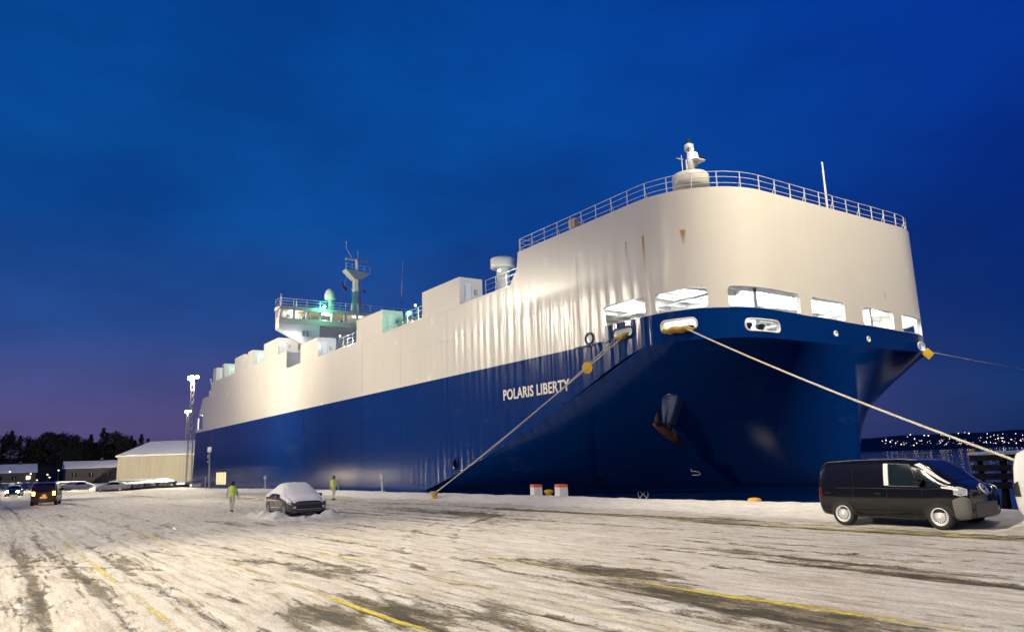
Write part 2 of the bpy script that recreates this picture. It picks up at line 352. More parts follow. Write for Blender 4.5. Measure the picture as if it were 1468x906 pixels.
def ground_material():
    m = bpy.data.materials.new('snowy_asphalt'); m.use_nodes = True; n = m.node_tree; b = n.nodes['Principled BSDF']; L = n.links.new
    def nd(t, **k):
        x = n.nodes.new(t)
        for a, v in k.items(): setattr(x, a, v)
        return x
    tc = nd('ShaderNodeTexCoord')
    def noise(scale, sc, det, ro=.6):
        mpn = nd('ShaderNodeMapping'); mpn.inputs['Scale'].default_value = sc; L(tc.outputs['Object'], mpn.inputs[0])
        x = nd('ShaderNodeTexNoise'); x.inputs['Scale'].default_value = scale; x.inputs['Detail'].default_value = det; x.inputs['Roughness'].default_value = ro
        L(mpn.outputs[0], x.inputs['Vector']); return x.outputs['Fac']
    def mth(op, a, c, d=None):
        x = nd('ShaderNodeMath', operation=op)
        for i, v in enumerate((a, c, d)):
            if v is None: continue
            if isinstance(v, (int, float)): x.inputs[i].default_value = v
            else: L(v, x.inputs[i])
        return x.outputs[0]
    a1 = nd('ShaderNodeAttribute', attribute_name='snow_cover'); a2 = nd('ShaderNodeAttribute', attribute_name='bare')
    f1 = noise(3.2, (.55, 1.5, 1), 8, .68); f2 = noise(17, (.8, 1.2, 1), 5, .65); f3 = noise(62, (.8, 1.1, 1), 3); f4 = noise(1.0, (.22, 5.5, 1), 7, .66); f5 = noise(.9, (.12, 1.9, 1), 3, .5); f6 = noise(.8, (.5, .62, 1), 2, .5)
    cov = mth('ADD', a1.outputs['Fac'], mth('ADD', mth('MULTIPLY', mth('SUBTRACT', f1, .5), 1.25), mth('ADD', mth('MULTIPLY', mth('SUBTRACT', f2, .5), .85), mth('ADD', mth('MULTIPLY', mth('SUBTRACT', f3, .5), .35), mth('MULTIPLY', mth('SUBTRACT', f4, .5), 1.0)))))
    def crease(f, wd, am):           # thin wheel marks: contour lines of a stretched noise
        d = nd('ShaderNodeMapRange', interpolation_type='SMOOTHSTEP'); d.inputs[1].default_value = 0; d.inputs[2].default_value = wd; d.inputs[3].default_value = am; d.inputs[4].default_value = 0
        L(mth('ABSOLUTE', mth('SUBTRACT', f, .5), 0), d.inputs[0]); return d.outputs[0]
    cov = mth('SUBTRACT', cov, mth('ADD', mth('MULTIPLY', crease(f5, .020, .45), f1), mth('MULTIPLY', crease(f6, .008, .30), f1)))
    s0 = nd('ShaderNodeMapRange', interpolation_type='SMOOTHSTEP'); s0.inputs[1].default_value = .02; s0.inputs[2].default_value = .30; L(cov, s0.inputs[0])
    s1 = nd('ShaderNodeMapRange', interpolation_type='SMOOTHSTEP'); s1.inputs[1].default_value = .30; s1.inputs[2].default_value = .60; L(cov, s1.inputs[0])
    asph = ramp(n.nodes, [(.35, (.036, .030, .012)), (.65, (.115, .090, .042))]); L(f2, asph.inputs[0])
    slush = ramp(n.nodes, [(.35, (.17, .135, .075)), (.65, (.40, .34, .24))]); L(f1, slush.inputs[0])
    snow = ramp(n.nodes, [(.3, (.70, .65, .56)), (.5, (.83, .795, .73)), (.72, (.90, .88, .83))]); L(f1, snow.inputs[0])
    m1 = nd('ShaderNodeMix', data_type='RGBA'); L(s0.outputs[0], m1.inputs[0]); L(asph.outputs[0], m1.inputs[6]); L(slush.outputs[0], m1.inputs[7])
    m2 = nd('ShaderNodeMix', data_type='RGBA'); L(s1.outputs[0], m2.inputs[0]); L(m1.outputs[2], m2.inputs[6])
    f7 = noise(1.7, (.30, 3.2, 1), 8, .70); f8 = noise(30, (.7, 1.3, 1), 4, .7)
    t1 = ramp(n.nodes, [(.34, (.60, .53, .42)), (.47, (.88, .85, .80)), (.60, (1, 1, 1))]); L(f7, t1.inputs[0])
    t2 = ramp(n.nodes, [(.34, (.72, .68, .61)), (.55, (1, 1, 1))]); L(f8, t2.inputs[0])
    q1 = nd('ShaderNodeMix', data_type='RGBA', blend_type='MULTIPLY'); L(snow.outputs[0], q1.inputs[6]); L(t1.outputs[0], q1.inputs[7])
    clean = nd('ShaderNodeMapRange', interpolation_type='SMOOTHSTEP'); clean.inputs[1].default_value = 1.0; clean.inputs[2].default_value = 1.18; clean.inputs[3].default_value = 1; clean.inputs[4].default_value = .12; L(a1.outputs['Fac'], clean.inputs[0]); L(clean.outputs[0], q1.inputs[0])
    q2 = nd('ShaderNodeMix', data_type='RGBA', blend_type='MULTIPLY'); L(clean.outputs[0], q2.inputs[0]); L(q1.outputs[2], q2.inputs[6]); L(t2.outputs[0], q2.inputs[7]); L(q2.outputs[2], m2.inputs[7])
    L(m2.outputs[2], b.inputs['Base Color'])
    rg = nd('ShaderNodeMapRange'); rg.inputs[1].default_value = .0; rg.inputs[2].default_value = .5; rg.inputs[3].default_value = .42; rg.inputs[4].default_value = .85; L(cov, rg.inputs[0]); L(rg.outputs[0], b.inputs['Roughness'])
    hgt = mth('ADD', mth('MULTIPLY', s1.outputs[0], .55), mth('ADD', mth('ADD', mth('MULTIPLY', f2, .55), mth('MULTIPLY', f3, .22)), mth('MULTIPLY', f1, .5)))
    bp = nd('ShaderNodeBump'); bp.inputs['Distance'].default_value = .06; bp.inputs['Strength'].default_value = 1.0; b.inputs['Specular IOR Level'].default_value = .22; L(hgt, bp.inputs['Height']); L(bp.outputs[0], b.inputs['Normal'])
    return m
M_ground = ground_material(); me.materials.append(M_ground)
ground = bpy.data.objects.new('ground', me); COL.objects.link(ground); tag(ground, kind='structure')
def gh(x, y): return float(ground_fields(np.array([float(x)]), np.array([float(y)]))[0][0])

# painted lane lines, half buried: strips that follow the ground
def line_material():
    m = bpy.data.materials.new('yellow_road_paint'); m.use_nodes = True; n = m.node_tree; b = n.nodes['Principled BSDF']; L = n.links.new
    tc = n.nodes.new('ShaderNodeTexCoord')
    def nz(s, sc, det):
        mpn = n.nodes.new('ShaderNodeMapping'); mpn.inputs['Scale'].default_value = sc; L(tc.outputs['Object'], mpn.inputs[0])
        x = n.nodes.new('ShaderNodeTexNoise'); x.inputs['Scale'].default_value = s; x.inputs['Detail'].default_value = det; x.inputs['Roughness'].default_value = .65; L(mpn.outputs[0], x.inputs['Vector']); return x.outputs['Fac']
    a = nz(.55, (.6, 1, 1), 6); c = nz(14, (.5, 1.5, 1), 4)
    r = ramp(n.nodes, [(.35, (.62, .48, .05)), (.6, (.78, .62, .06))]); L(c, r.inputs[0]); L(r.outputs[0], b.inputs['Base Color'])
    ad = n.nodes.new('ShaderNodeMath'); ad.operation = 'MULTIPLY_ADD'; L(c, ad.inputs[0]); ad.inputs[1].default_value = .5; L(a, ad.inputs[2])
    at = n.nodes.new('ShaderNodeAttribute'); at.attribute_name = 'worn'
    sb = n.nodes.new('ShaderNodeMath'); sb.operation = 'SUBTRACT'; L(ad.outputs[0], sb.inputs[0]); L(at.outputs['Fac'], sb.inputs[1])
    mr = n.nodes.new('ShaderNodeMapRange'); mr.inputs[1].default_value = .46; mr.inputs[2].default_value = .80; L(sb.outputs[0], mr.inputs[0]); L(mr.outputs[0], b.inputs['Alpha'])
    b.inputs['Roughness'].default_value = .6
    return m
M_line = line_material()
for (ly, x0, x1, wd) in [(2.52, -60, 2, .11), (5.2, -60, 2, .12), (7.67, -45, 2, .11), (10.1, -30, 2, .12), (20.55, -30, 6, .10)]:
    xs = np.arange(x0, x1, .12); rows = []
    for k in range(3): rows.append(ground_fields(xs, np.full_like(xs, ly - wd / 2 + wd * k / 2)))
    v = []; f = []; wv = []
    for i, x in enumerate(xs):
        for k in range(3): v.append((x, ly - wd / 2 + wd * k / 2, rows[k][0][i] + .006)); wv.append(float(np.clip((rows[k][1][i] - .42) * .42, -.25, .24)))
    for i in range(len(xs) - 1):
        for k in range(2): a = i * 3 + k; f.append((a, a + 3, a + 4, a + 1))
    mb = MB().add(v, f); o = mb.build('lane_line', M_line, None, True, False); tag(o, kind='structure')
    at = o.data.attributes.new('worn', 'FLOAT', 'POINT'); at.data.foreach_set('value', wv)

# quay wall, land behind the stern, water
o = MB().box(-150, 90, QUAY_Y, QUAY_Y + .5, -7, -.02).build('quay_wall', M_conc); tag(o, kind='structure')
o = MB().add([(-640, QUAY_Y - .1, -.03), (-152, QUAY_Y - .1, -.03), (-152, 300, -.03), (-640, 300, -.03)], [(0, 1, 2, 3)]).build('yard_land', mat('far_snow', (.62, .60, .56), .9, noise=(.08, .25)), None, False, False); tag(o, kind='structure')
M_water = mat('sea_water', (.004, .010, .022), .08, spec=.5, bump=(.9, .35, (1, .5, 1)))
o = MB().add([(-4000, QUAY_Y + .2, -3.2), (4000, QUAY_Y + .2, -3.2), (4000, 6000, -3.2), (-4000, 6000, -3.2)], [(0, 1, 2, 3)]).build('sea', M_water, None, False, False); tag(o, kind='structure')

# ------------------------------------------------------------------ the ship
SY, FX, BC = 30.0, -25.5, 42.15            # quay-side plating, flat front of the superstructure, centre line
FARY = 2 * BC - SY; RC = 5.0; ZT = 16.75; ZL = 14.55; ZB = 9.05; ZK = 8.3
ship = world_thing('car_carrier', 'large blue and cream car carrier ship moored along the snowy quay', 'ship', (-85, BC, -3.2))
X0S = -36.0
L1 = (FX - RC) - X0S; LA = RC * PI / 2; LF = (FARY - SY) - 2 * RC
def plan(l):                                # perimeter of the forward block: position and outward normal
    if l < L1: return (X0S + l, SY, 0, -1)
    l -= L1
    if l < LA: a = l / RC; return (FX - RC + RC * math.sin(a), SY + RC - RC * math.cos(a), math.sin(a), -math.cos(a))
    l -= LA
    if l < LF: return (FX, SY + RC + l, 1, 0)
    l -= LF
    if l < LA: a = l / RC; return (FX - RC + RC * math.cos(a), FARY - RC + RC * math.sin(a), math.cos(a), math.sin(a))
    l -= LA; return (FX - RC - l, FARY, 0, 1)
LT = 2 * L1 + 2 * LA + LF
def sag(l): return -.026 * max(0, min(plan(l)[1], 52) - 31.5)
def zedge(l): return ZB if l < 2.0 else 9.97 + sag(l)
def P3(l, z, off=0.): x, y, nx_, ny_ = plan(l); return (x + nx_ * off, y + ny_ * off, z)
def rrect(l0, l1, z0, z1, r, n=5, tilt=True):
    pts = []
    for cx, cz, a0 in ((l1 - r, z1 - r, 0), (l0 + r, z1 - r, 90), (l0 + r, z0 + r, 180), (l1 - r, z0 + r, 270)):
        for k in range(n + 1): a = R(a0 + 90 * k / n); pts.append((cx + r * math.cos(a), cz + r * math.sin(a)))
    # straight runs get extra points so that they follow the curved plating
    o = []
    for i, p in enumerate(pts):
        q = pts[(i + 1) % len(pts)]; o.append(p); d = abs(q[0] - p[0]); k = int(d / .35)
        for j in range(1, k): t = j / k; o.append((p[0] + (q[0] - p[0]) * t, p[1] + (q[1] - p[1]) * t))
    return [(a, b + (sag(a) if tilt else 0)) for a, b in o]
def inside(p, poly):
    c = False; j = len(poly) - 1
    for i in range(len(poly)):
        if (poly[i][1] > p[1]) != (poly[j][1] > p[1]) and p[0] < (poly[j][0] - poly[i][0]) * (p[1] - poly[i][1]) / (poly[j][1] - poly[i][1]) + poly[i][0]: c = not c
        j = i
    return c
def shell(name, outline, holes, m, depth=.22):
    vs = []; es = []
    def loop(ps):
        o = len(vs); vs.extend(Vector(p) for p in ps); es.extend((o + i, o + (i + 1) % len(ps)) for i in range(len(ps)))
    loop(outline)
    for h in holes: loop(h)
    zs = [p[1] for p in outline]; ls = [p[0] for p in outline]
    bnd = [p for h in holes for p in h] + outline
    l = min(ls) + .4
    while l < max(ls):
        z = min(zs) + .45
        while z < max(zs):
            if inside((l, z), outline) and not any(inside((l, z), h) for h in holes) and min((l - b[0]) ** 2 + (z - b[1]) ** 2 for b in bnd) > .03: vs.append(Vector((l, z)))
            z += .75
        l += .42
    V, E_, F_, *_ = geometry.delaunay_2d_cdt(vs, es, [], 0, 1e-5)
    keep = []
    for f in F_:
        c = (sum(V[i][0] for i in f) / len(f), sum(V[i][1] for i in f) / len(f))
        if inside(c, outline) and not any(inside(c, h) for h in holes): keep.append(tuple(f))
    used = sorted({i for f in keep for i in f}); mp_ = {a: b for b, a in enumerate(used)}
    mb = MB(); mb.add([P3(V[i][0], V[i][1]) for i in used], [tuple(mp_[i] for i in f) for f in keep])
    o = mb.build(name, m, ship, True, True)
    rv = []
    for h in holes:
        k = len(h); rv.append(MB().add([P3(a, b, .0) for a, b in h] + [P3(a, b, -depth) for a, b in h], [(i, (i + 1) % k, k + (i + 1) % k, k + i) for i in range(k)]))
    return o, rv
def lrange(a, b, st=.4):
    k = max(1, int(abs(b - a) / st)); return [a + (b - a) * i / k for i in range(k + 1)]
WIN = [(2.2, 5.78, 9.99, 11.13), (6.5, 9.45, 9.99, 11.15), (10.5, 15.85, 9.99, 11.16), (16.87, 20.17, 9.99, 11.15), (22.04, 25.49, 9.99, 11.15), (26.45, 30.6, 9.99, 11.12), (31.6, 34.4, 9.99, 11.12), (35.4, 38.9, 9.99, 11.12)]
wloops = [rrect(a, b, z0 + .012, z1, .24) for a, b, z0, z1 in WIN]
chock = [(.86 + .36 * math.cos(t), 9.45 + .33 * math.sin(t)) for t in np.linspace(0, 2 * PI, 20, endpoint=False)]
lo_edge = [(0, ZB)] + [(l, ZB) for l in lrange(.5, 1.98)] + [(2.0, ZB)] + [(l, zedge(l)) for l in lrange(2.02, LT)]
o_white, rv = shell('bow_superstructure', lo_edge + [(l, ZT) for l in lrange(LT, 0)], wloops + [chock], M_white)
for q in rv: q.build('window_reveal', M_white2, o_white)
FAIR = [(3.0, 4.67, 9.06, 9.62), (6.75, 8.75, 8.86, 9.50), (11.35, 13.75, 8.72, 9.36), (28.1, 29.9, 8.92, 9.45), (34, 35.6, 8.9, 9.5)]
floops = [rrect(a, b, z0, z1, .26) for a, b, z0, z1 in FAIR]
holes2 = [[(l + .16 * math.cos(t), z + .16 * math.sin(t)) for t in np.linspace(0, 2 * PI, 12, endpoint=False)] for l, z in ((18.97, 8.92), (22.35, 8.80))]
o_blue, rv2 = shell('bow_bulwark', [(l, ZK) for l in lrange(0, LT)] + [(l, zedge(l)) for l in lrange(LT, 2.02)] + [(2.0, ZB)] + [(l, ZB) for l in lrange(1.98, 0)], floops + holes2, M_blue)
for q in rv2: q.build('fairlead_reveal', M_white2, o_blue)
def ring_tube(loop, r, off, m, name, parent):
    pts = [P3(a, b, off) for a, b in loop]; pts.append(pts[0]); return MB().tube(pts, r, 8, False).build(name, m, parent, True)
for i, h in enumerate(floops[:4]): ring_tube(h, .055, .0, M_white2 if i != 0 else M_dark, 'fairlead_rim', o_blue)
for h in holes2: ring_tube(h, .05, .0, M_white2, 'scupper_rim', o_blue)
ring_tube(chock, .075, .02, M_dark, 'chock_rim', o_white)
for h in wloops: ring_tube(h, .022, .0, M_white, 'window_frame', o_white)
# rub rail and bulwark ledge
MB().box(-36.5, -33.0, SY - .10, SY, ZB - .06, ZB + .04).build('rub_rail', M_blue, ship)
# foredeck roof and the aft end of the forward block
top = [P3(l, ZT - .005, -.01)[:2] for l in lrange(0, LT)]
MB().prism([(-42.4, SY + .02)] + top + [(-42.4, FARY - .02)], ZT - .12, ZT - .005, 'z').build('foredeck', M_deck, ship)
MB().box(-42.6, -42.42, SY + .16, FARY - .16, ZL - .5, ZT - .13).build('break_bulkhead', M_white2, ship)
# cream side plating (quay side) with the step, the recess and the stern notch; mirrored for the far side
prof = [(-141.5, ZB), (X0S, ZB), (X0S, ZT), (-42.4, ZT), (-42.65, 15.5), (-43.6, ZL), (-92.95, ZL), (-92.95, ZT), (-131.4, ZT), (-131.9, 14.7), (-137.2, 14.7), (-139.6, 11.9), (-136.6, 11.9), (-136.6, 9.5), (-141.4, 9.5)]
MB().prism(prof, SY, SY + .15).build('upper_side', M_white, ship)
MB().prism(prof, FARY - .15, FARY).build('upper_side', M_white, ship)
# blue side plating down to the knuckle
KN = [(-4, -58), (-.12, -58.0), (.9, -53.8), (2.4, -48.0), (4.5, -41.0), (5.36, -38.6), (7.29, -33.75), (7.92, -31.9), (ZK, -30.5)]
def xk(z): return float(np.interp(z, [a for a, b in KN], [b for a, b in KN]))
side = [(-143.0, -4), (-58, -4)] + [(xk(z), z) for z in np.linspace(-.1, ZK, 24)][:-1] + [(FX - RC, ZK), (X0S, ZK), (X0S, ZB - .002), (-141.5, ZB - .002), (-142.7, 0)]
for y0, y1 in ((SY, SY + .15), (FARY - .15, FARY)): MB().prism(side, y0, y1).build('hull_side', M_blue, ship)
MB().prism([(-58.2, -3.9), (-58.2, 8.9), (-36.2, 8.9), (-36.2, -3.9)][:2] + [(-141.5, 8.9), (-142.4, -3.9)], SY + .2, FARY - .2).build('hull_core', M_dark, ship)
# flared bow: a ruled surface between a wedge at the waterline and the blunt deck plan
N = 46
def bez(p, q, r, t): return tuple((1 - t) ** 2 * a + 2 * t * (1 - t) * b + t * t * c for a, b, c in zip(p, q, r))
def flare_pt(z, t):
    w = max(0., z / ZK) ** .83 if z > 0 else 0.
    w = w ** (1 - .58 * t) if w > 0 else 0.
    lo = bez((xk(min(z, 0)), SY), (-37.5, 35.2), (-26.2, BC), t); hi = plan(L1 + t * (LA + LF / 2))[:2]
    return (lo[0] * (1 - w) + hi[0] * w, lo[1] * (1 - w) + hi[1] * w)
rows = list(np.linspace(-4, 0, 4)) + list(np.linspace(.3, ZK, 30)); v = []; f = []
for z in rows:
    for j in range(2 * N + 1):
        t = j / N
        if t <= 1: x, y = flare_pt(z, t)
        else: x, y = flare_pt(z, 2 - t); y = 2 * BC - y
        v.append((x, y, z))
for i in range(len(rows) - 1):
    for j in range(2 * N): a = i * (2 * N + 1) + j; f.append((a, a + 1, a + 2 * N + 2, a + 2 * N + 1))
flare = MB().add(v, f).build('bow_flare', M_blue, ship, True)
BVH = BVHTree.FromPolygons([Vector(p) for p in v], f)
def on_flare(px, py):
    p, n, i, d = BVH.ray_cast(Vector((0, 0, CAM_H)), ray(px, py)); 
    if n.dot(ray(px, py)) > 0: n = -n
    return p, n
# rubbing bars below the name
for x0, x1, z in ((-48.9, -45.4, 2.55), (-46.2, -42.6, 4.05), (-39.2, -36.4, 5.72)):
    MB().box(x0, min(x1, xk(z) - .25), SY - .07, SY - .001, z, z + .09).build('rub_bar', M_blue, ship)
# plate seams
for x0, x1, z, m in ((-139, -110, 3.0, M_blue), (-100, -60, 6.75, M_blue), (-56, -44.2, 5.55, M_blue), (-60, -36.1, 12.0, M_white), (-92.5, -44.2, ZL - .16, M_white)):
    MB().box(x0, x1, SY - .022, SY - .001, z, z + .035).build('plate_seam', m, ship)
for x in (-36.05, -44.4, -52.8, -61.2, -69.6, -78.0, -86.4):
    MB().box(x, x + .03, SY - .012, SY - .001, ZB + .02, ZL - .02).build('plate_seam', M_white, ship)
    MB().box(x, x + .03, SY - .012, SY - .001, -.5 if x < -61 else (np.interp(x, [b for a, b in KN[1:]], [a for a, b in KN[1:]]) + .15), ZB - .08).build('plate_seam', M_blue, ship)
# rounded pipe openings in the side
for x, z in ((-51.75, 2.25),):
    M = Matrix.Translation((x, SY - .03, z)) @ Matrix.Rotation(PI / 2, 4, 'X')
    o = MB().lathe([(.42, -.02), (.46, .05), (.40, .06), (.34, .03), (.30, .005)], 20, (0, 0, 0), M).build('hull_pipe', M_blue, ship, True)
    MB().lathe([(.30, .006), (.31, .02)], 20, (0, 0, 0), M).build('pipe_mouth', mat('dark_hole', (.003, .003, .004), 1., spec=0), o)
# side door with its lit opening near the stern
dr = MB().box(-126.0, -119.6, SY - .05, SY - .002, .15, 2.35).build('side_door', M_blue, ship)
M_doorlit = mat('lit_door_glass', (.8, .7, .45), .5, emit=(1, .80, .42), estr=.85, noise=(2, .2))
for k in range(4): MB().box(-125.6 + k * 1.5, -124.4 + k * 1.5, SY - .075, SY - .052, .4, 2.2).build('door_panel', M_doorlit, dr)
# name
def text_mesh(body, size, sx, name, m, M, parent, bold=.0):
    cu = bpy.data.curves.new(name, 'FONT'); cu.body = body; cu.size = size; cu.extrude = .012; cu.offset = bold; cu.space_character = 1.06; cu.resolution_u = 3
    to = bpy.data.objects.new('tmp_text', cu); COL.objects.link(to); dg = bpy.context.evaluated_depsgraph_get()
    me = bpy.data.meshes.new_from_object(to.evaluated_get(dg)); bpy.data.objects.remove(to)
    xs = [p.co.x for p in me.vertices]; x0, x1 = min(xs), max(xs)
    for p in me.vertices: p.co = M @ Vector(((p.co.x - x0) / (x1 - x0) * sx, p.co.y, p.co.z))
    me.materials.clear(); me.materials.append(m)
    o = bpy.data.objects.new(name, me); COL.objects.link(o); attach(o, parent); return o
text_mesh('POLARIS LIBERTY', 1.02, 7.5, 'ship_name', M_letter, Matrix.Translation((-44.8, SY - .02, 6.52)) @ Matrix.Rotation(PI / 2, 4, 'X'), ship, .022)
# thruster and bulb marks on the flare
def frame_at(px, py):
    p, n = on_flare(px, py); t = Vector((0, 0, 1)).cross(n).normalized(); u = n.cross(t); return p + n * .012, t, u, n
p, t, u, n = frame_at(922, 708)
rr = .36; loop = [p + t * rr * math.cos(a) + u * rr * math.sin(a) for a in np.linspace(0, 2 * PI, 25)]
m_ = MB().tube(loop, .03, 6, False)
for a in (PI / 4, 3 * PI / 4): d = (t * math.cos(a) + u * math.sin(a)) * rr; m_.tube([p - d, p + d], .03, 6)
m_.build('thruster_mark', M_letter, ship)
p, t, u, n = frame_at(998, 677)
pts = [(-.24, .32), (-.28, .12), (-.05, .12), (.16, .06), (.24, -.06), (.20, -.17), (.08, -.21), (-.28, -.21)]
MB().tube([p + t * a + u * b for a, b in pts], .03, 6).build('bulb_mark', M_letter, ship)
# draught ticks by the stern
# anchor in its bolster
p, n = on_flare(963, 582); c = p + n * .05
ax = Vector((-.10, -.18, -1)).normalized()
Ma = Matrix.Translation(c - ax * .55) @ ax.to_track_quat('Z', 'X').to_matrix().to_4x4()
MB().lathe([(.66, -.45), (.76, -.1), (.74, .05), (.42, 1.55), (.35, 1.62), (.30, 1.62)], 24, (0, 0, 0), Ma).build('anchor_bolster', mat('bolster_steel', (.10, .14, .24), .22, metal=.75, spec=.8), ship, True)
ac = c + ax * 1.55 + Vector((.12, -.18, 0)); tdir = (CM @ Vector((.80, -.60, 0))).normalized(); ndir = n
an = MB()
an.tube([ac - tdir * .98, ac - tdir * .5, ac, ac + tdir * .5, ac + tdir * .98], [.15, .24, .27, .24, .17], 8)
an.tube([c, ac], .13, 8)
for s in (-1, 1):
    b0 = ac + tdir * s * .72; dn = (Vector((0, 0, 1)) * .75 + n * .5 - tdir * s * .1).normalized()
    an.tube([b0, b0 + dn * .45, b0 + dn * .95], [.20, .17, .03], 6)
an.build('anchor', M_rust, ship, True)
# rust runs below scuppers
def rust_mat():
    m = bpy.data.materials.new('rust_run'); m.use_nodes = True; n = m.node_tree; b = n.nodes['Principled BSDF']; b.inputs['Base Color'].default_value = (.62, .27, .03, 1); b.inputs['Roughness'].default_value = .7
    at = n.nodes.new('ShaderNodeAttribute'); at.attribute_name = 'fade'; n.links.new(at.outputs['Fac'], b.inputs['Alpha']); return m
M_run = rust_mat()
for px, l, z, wd, ln, am in ((921, None, None, .11, 2.2, 1.0), (990, None, None, .20, .95, .9), (897, None, None, .10, 1.5, .4), (1268, None, None, .10, .5, .4)):
    py = {921: 338, 990: 322, 897: 347, 1268: 421}[px]
    if px < 925: q = on_y(px, py, SY); l = q.x - X0S
    elif px == 990: l = 8.4; q = Vector((0, 0, 14.45))
    else: q = on_x(px, py, FX); l = L1 + LA + q.y - SY - RC
    v = []; f = []; fd = []
    for i in range(9):
        for j in range(5):
            s = j / 4 * 2 - 1; v.append(P3(l + s * wd * (1 - .55 * i / 8), q.z - ln * i / 8, .006)); fd.append(am * max(0, 1 - abs(s) ** 1.5) * (1 - i / 8) ** .9)
    for i in range(8):
        for j in range(4): a = i * 5 + j; f.append((a, a + 1, a + 6, a + 5))
    o = MB().add(v, f).build('rust_streak', M_run, ship, True); at = o.data.attributes.new('fade', 'FLOAT', 'POINT'); at.data.foreach_set('value', fd)

# mooring deck behind the windows
ins = [(-41.8, SY + .23)] + [P3(l, 0, -.23)[:2] for l in lrange(0, LT)] + [(-41.8, FARY - .23)]
MB().prism(ins, 8.30, 8.42, 'z').build('mooring_deck', M_deck, ship)
MB().prism(ins, 11.75, 11.85, 'z').build('mooring_deck_ceiling', M_white2, ship)
MB().box(-41.9, -41.8, SY + .3, FARY - .3, 8.4, 11.75).build('mooring_deck_bulkhead', M_white2, ship)
for x in np.arange(-40.6, -26.2, 1.3):
    yc = .35 + max(0, RC - math.sqrt(max(0, RC ** 2 - max(0, x + .1 - (FX - RC)) ** 2)))
    MB().box(x, x + .10, SY + yc, FARY - yc, 11.42, 11.748).build('ceiling_beam', M_white2, ship)
for y in (36.2, 48.1): MB().box(-40.5, -27.5, y - .15, y + .15, 8.42, 11.7).build('mooring_deck_partition', M_white2, ship)
def mushroom(x, y, z=8.42, h=.92, r=.2):
    return MB().lathe([(r * .8, 0), (r * .75, h * .7), (r * 1.35, h * .86), (r * 1.4, h), (r * .9, h * 1.04)], 16, (x, y, z))
for q in ((-32.7, 31.2), (-31.8, 31.2), (-28.9, 32.0), (-28.1, 32.8), (-27.0, 34.6), (-26.9, 35.6), (-27.1, 48.9), (-27.4, 49.7)): mushroom(*q).build('mooring_bollard', M_dark, ship, True)
for (x, y) in ((-31.8, 38.2), (-31.8, 45.6)):
    w_ = MB(); Mx = Matrix.Translation((x, y, 9.3)) @ Matrix.Rotation(PI / 2, 4, 'X')
    w_.lathe([(.75, -1.2), (.75, -1.1), (.42, -1.08), (.42, 1.08), (.75, 1.1), (.75, 1.2)], 20, (0, 0, 0), Mx); w_.box(x - .5, x + .5, y - 1.5, y + 1.5, 8.42, 8.6); w_.build('mooring_winch', M_white2, ship, True)
for x, y in ((-33.5, 32.2), (-29.5, 33.6), (-28.2, 37.6), (-28.2, 41.5), (-28.2, 45.6), (-28.4, 50.2), (-33, 52), (-35, 42)):
    MB().box(x - .5, x + .5, y - .07, y + .07, 11.30, 11.40).build('deck_lamp', M_lampcold, ship)
    lamp('deck_light', 'POINT', (x, y, 11.15), 760, (.93, .98, 1), ship, .25)

for l in np.arange(1.2, LT - 1, 1.55):                 # frames inside the plating
    if any(a - .1 < l < b + .1 for a, b, *_ in WIN) and not any(abs(l - c) < .3 for c in (13.3, 18.5, 23.8)): pass
    x, y, nx_, ny_ = plan(l); MB().box(-.05, .05, 0, .22, 0, .5, Matrix.Translation((x - nx_ * .25, y - ny_ * .25, 11.22)) @ Matrix.Rotation(math.atan2(ny_, nx_) + PI / 2, 4, 'Z')).build('inner_frame', M_white2, ship)
for y, z, r_ in ((33.2, 11.2, .09), (40.3, 11.25, .07), (46.5, 11.2, .09)): MB().tube([(-41.5, y, z), (-26.8, y, z)], r_, 8).build('deck_pipe', M_white2, ship, True)
for x, y, w_, h_, m_ in ((-34.6, 34.8, .9, 1.9, M_white2), (-30.2, 35.6, .7, 1.5, M_galv), (-33.2, 33.9, .8, .5, M_yel), (-33.5, 41.0, 1.1, 1.8, M_galv), (-34.0, 47.4, .9, 2.0, M_galv), (-30.5, 49.5, .6, 1.2, M_yel)):
    z0 = 8.42 if m_ is not M_yel else 9.7
    MB().bbox(x - w_ / 2, x + w_ / 2, y - .25, y + .25, z0, z0 + h_, .04).build('deck_cabinet', m_, ship)
for x in (-39, -36, -33): MB().tube([(x, 38.4, 8.42), (x, 38.4, 11.7)], .11, 8).build('deck_pillar', M_white2, ship, True)
for x in (-31, -28.2): MB().tube([(x, 44.2, 8.42), (x, 44.2, 11.7)], .11, 8).build('deck_pillar', M_white2, ship, True)

# deck houses along the side: (x0, x1, z0, z1, depth)
def deck_house(x0, x1, z0, z1, dy, door=True):
    b = MB(); b.box(x0, x1, SY + .002, SY + dy, z0, z1); o = b.build('deck_house', M_white, ship)
    if door:
        d = MB().box(x1 + .002, x1 + .05, SY + .45, SY + 1.15, z0 + .12, z0 + 1.75).build('door', M_white2, o)
        MB().box(x1 + .055, x1 + .085, SY + .55, SY + .62, z0 + .85, z0 + 1.0).build('handle', M_dark, d) if False else None
        g = MB()
        for yy in (SY + .52, SY + 1.08): g.box(x1 + .052, x1 + .08, yy - .02, yy + .02, z0 + .3, z0 + 1.6)
        g.build('door_frame', M_galv, o)
        MB().box(x1 + .003, x1 + .12, SY + 1.35, SY + 1.6, z0 + .9, z0 + 1.3).build('junction_box', M_galv, o)
    return o
for x0, x1 in ((-56.9, -50.6), (-71.1, -64.95), (-87.8, -82.0)): deck_house(x0, x1, ZL - .002, 16.78, 2.15)
for x0, x1, dy in ((-102.5, -96.4, 2.6), (-110.2, -107.9, 4.0), (-117.2, -112.2, 3.6), (-124.6, -123.2, 4.0), (-130.5, -128.4, 3.4)): deck_house(x0, x1, ZT - .002, 18.95, dy)
